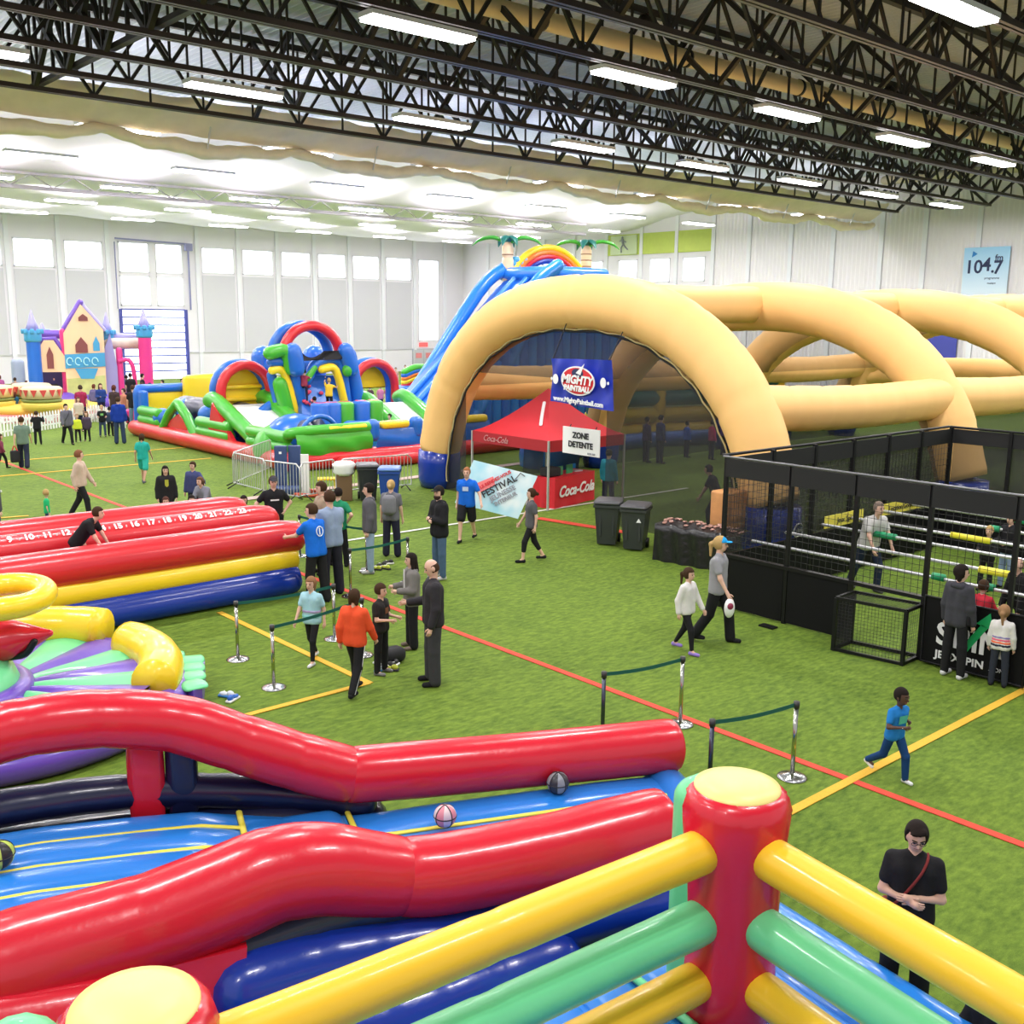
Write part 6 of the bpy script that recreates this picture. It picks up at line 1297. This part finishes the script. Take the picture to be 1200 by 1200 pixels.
person(-3,577,528,90,'person in pale jeans cut off by the left edge','stand',((.1,.1,.15),'long'),((.3,.4,.55),'long'),(.6,.6,.6),(HB,'short'))
# castle and ride crowd
crowd=[(97,500,452,(.3,.02,.07),'person in dark red top before the castle roll'),(120,492,450,(.02,.05,.2),'person in navy with dark hair before the castle'),(136,500,452,(.05,.03,.03),'woman in black top holding a child near the castle'),(147,498,455,(.5,.2,.12),'person with reddish top near the castle entrance'),(94,506,466,(.6,.5,.4),'woman in pale top behind the child in lime yellow'),(66,482,442,(.03,.03,.03),'man in black holding a small child beside the castle'),(20,478,443,(.35,.25,.2),'woman in tan standing by the ride'),(33,477,446,(.2,.15,.15),'dark haired person leaning by the ride'),(2,474,440,(.4,.1,.3),'person in magenta top at the far left of the ride'),(11,489,458,(.06,.08,.05),'child in dark green on the ride'),(19,492,460,(.02,.12,.25),'child in teal blue jacket on the ride'),(112,488,450,(.1,.1,.25),'person between the two castle rolls'),(150,480,440,(.15,.12,.3),'person in purple at the castle mouth')]
for i,(x,b,t,c,l) in enumerate(crowd): person(x,b,t,[170,20,150,-60,10,0,160,90,175,30,170,140,200][i],l,['stand','hold','stand','walk'][i%4],(c,'long' if i%2 else 'short'),((.02,.02,.05),'long'),BK,((.05+.03*(i%3),.03,.02),['short','long','bob'][i%3]))
# on inflatables beyond
def on(x,yb,v,h_,face,l,c,**k):
    p=onv(x,yb,v); p.z=k.pop('zf',p.z); person(0,0,0,face,l,k.pop('pose','stand'),(c,'short'),k.pop('pants',((.02,.02,.05),'long')),BK,(k.pop('hc',HK),k.pop('hk','short')),pos=p,H=h_,**k)
setp(G().rbox((onv(160,468,51.3).x,51.3,.33),(1.9,1.0,.66),.12,4).out('entrance_step',PINK),'pink padded step at the castle entrance, under the two standing figures','step')
pf0=thing('play_platform','low grey play platform behind the obstacle course and beside the castle','platform',(24.2,49.3,0)); G().rbox((24.3,49.4,.33),(5.6,5.6,.66),.15,6).out('platform_body',mat('platform_blue',(.1,.2,.5),.5),pf0)
for (x,yb,v,h_,f_,l,c) in ((154,468,51.3,1.75,170,'man in black t-shirt standing high at the castle side',BK),(168,468,51.3,1.7,90,'person in black beside the pink tower',BK),(177,478,50,1.3,90,'child in purple behind the obstacle course wall',(.2,.1,.3)),(192,480,50,1.45,-60,'person in navy behind the obstacle course wall',(.03,.04,.2)),(215,480,50,1.5,20,'person in blue and white behind the obstacle course wall',(.1,.15,.4)),(237,466,50,1.6,40,'person in pale teal standing behind the yellow wall',(.35,.55,.5)),(242,468,50,1.5,60,'child in maroon behind the yellow wall',(.3,.05,.05))): on(x,yb,v,h_,f_,l,c,zf=.66)
on(386,484,36.0,1.35,165,'climber in yellow t-shirt on the tower wall',(.85,.55,.05),pose='climb',pants=(BK,'long'),hc=HBL)
on(357,470,36.6,1.2,165,'small climber in dark red high on the tower wall',(.3,.04,.08),pose='climb'); on(369,500,35.4,1.1,160,'small climber in dark top low on the tower wall',(.05,.05,.08),pose='climb')
on(457,520,33.6,1.1,-40,'dark haired child inside the blue front wall',(.6,.1,.12))
for i,(x,l,c) in enumerate(((422,'child in white seen through the right arch, left',(.7,.7,.72)),(434,'child in dark top seen through the right arch, middle',(.1,.05,.06)),(446,'child in pink seen through the right arch',(.6,.2,.3)),(455,'child in red seen through the right arch, right',(.5,.06,.06)))): on(x,484,44.5,1.35,20,l,c,zf=.5)
for (x,yb,t_,l,c) in ((464,457,431,'person in tan standing left of the small rainbow inflatable',(.4,.3,.25)),(475,453,428,'person in pale top near the exit doors',(.5,.6,.55)),(483,454,429,'person in black near the exit doors',BK),(496,456,432,'person in yellow near the exit doors',(.6,.5,.2))): person(x,yb,t_,0,l,'stand',(c,'short'),((.02,.02,.05),'long'),BK,(HK,'short'))
# behind the arena net
def nx(x,yb,v,h_,f_,l,c,**k): 
    p=onv(x,yb,v); p.z=0; person(0,0,0,f_,l,k.pop('pose','stand'),(c,'long'),((.02,.02,.04),'long'),BK,(HK,'short'),pos=p,H=h_,**k)
nx(712,590,20.1,1.7,150,'attendant in teal jacket at the right end of the red table',(.02,.2,.28)); 
for (x,v,h_,l,c) in ((756,26,1.7,'person in dark purple seen through the arena net',(.08,.05,.15)),(772,25.5,1.8,'tall person in dark blue seen through the arena net',(.05,.06,.2)),(803,26,1.4,'child in bright blue seen through the arena net',(.03,.1,.5)),(832,25,1.5,'person in pink top seen through the arena net',(.6,.05,.2)),(846,25.5,1.6,'person in violet seen through the arena net',(.2,.1,.4))): nx(x,560,v,h_,120,l,c)
p=at(836,640); person(0,0,0,-100,'referee in black bending over goods behind the covered counter','push',(BK,'short'),(BK,'long'),BK,(HK,'short'),pos=(p.x+1.6,p.y+1.2,0),H=1.75)
# foosball players
person(1016,693,583,40,'man in pale plaid shirt gripping the green sleeved pole in the cage','push',((.55,.54,.52),'short'),((.02,.03,.06),'long'),(.1,.1,.1),((.2,.15,.12),'crop'),mod=dict(lean=16),H=1.92,pos=at(1014,692),build=1.08)
person(1042-2,0,0,0,'x','stand') if False else None
person(0,0,0,-20,'blond boy in black top holding the yellow sleeved pole','hold',(BK,'long'),(BK,'long'),BK,(HBL,'crop'),pos=at(1153,692),H=1.3)
person(0,0,0,-40,'taller boy in black top and pale jeans beside the blond boy','hold',(BK,'long'),((.3,.4,.6),'long'),BK,(HB,'short'),pos=at(1177,690),H=1.55)
person(0,0,0,-50,'man in black jumper leaning to the yellow sleeved pole','push',(BK,'long'),((.02,.02,.02),'long'),BK,((.12,.07,.05),'bald'),pos=at(1192,768),H=1.7,mod=dict(lean=14))
person(0,0,0,160,'boy in red plaid shirt at the near pole','reach',((.55,.03,.05),'long'),(BK,'long'),BK,(HB,'short'),pos=at(1142,775),H=1.3)
person(1115,793,664,150,'dark haired woman in charcoal jacket watching at the cage front','stand',((.05,.05,.06),'jacket'),(BK,'long'),(.6,.6,.6),(HK,'bob'),build=.86,head=(-45,0),extra={'strap':BK})
person(1168,804,714,170,'girl in white jumper with pink and orange stripes at the cage front','stand',((.75,.73,.7),'long'),((.03,.035,.05),'long'),BK,((.3,.17,.08),'tail'),extra={'stripe':((1.12,(.25,.2,.45)),(1.06,(.85,.15,.25)),(1.0,(.9,.2,.1)),(.94,(.03,.03,.05)))})
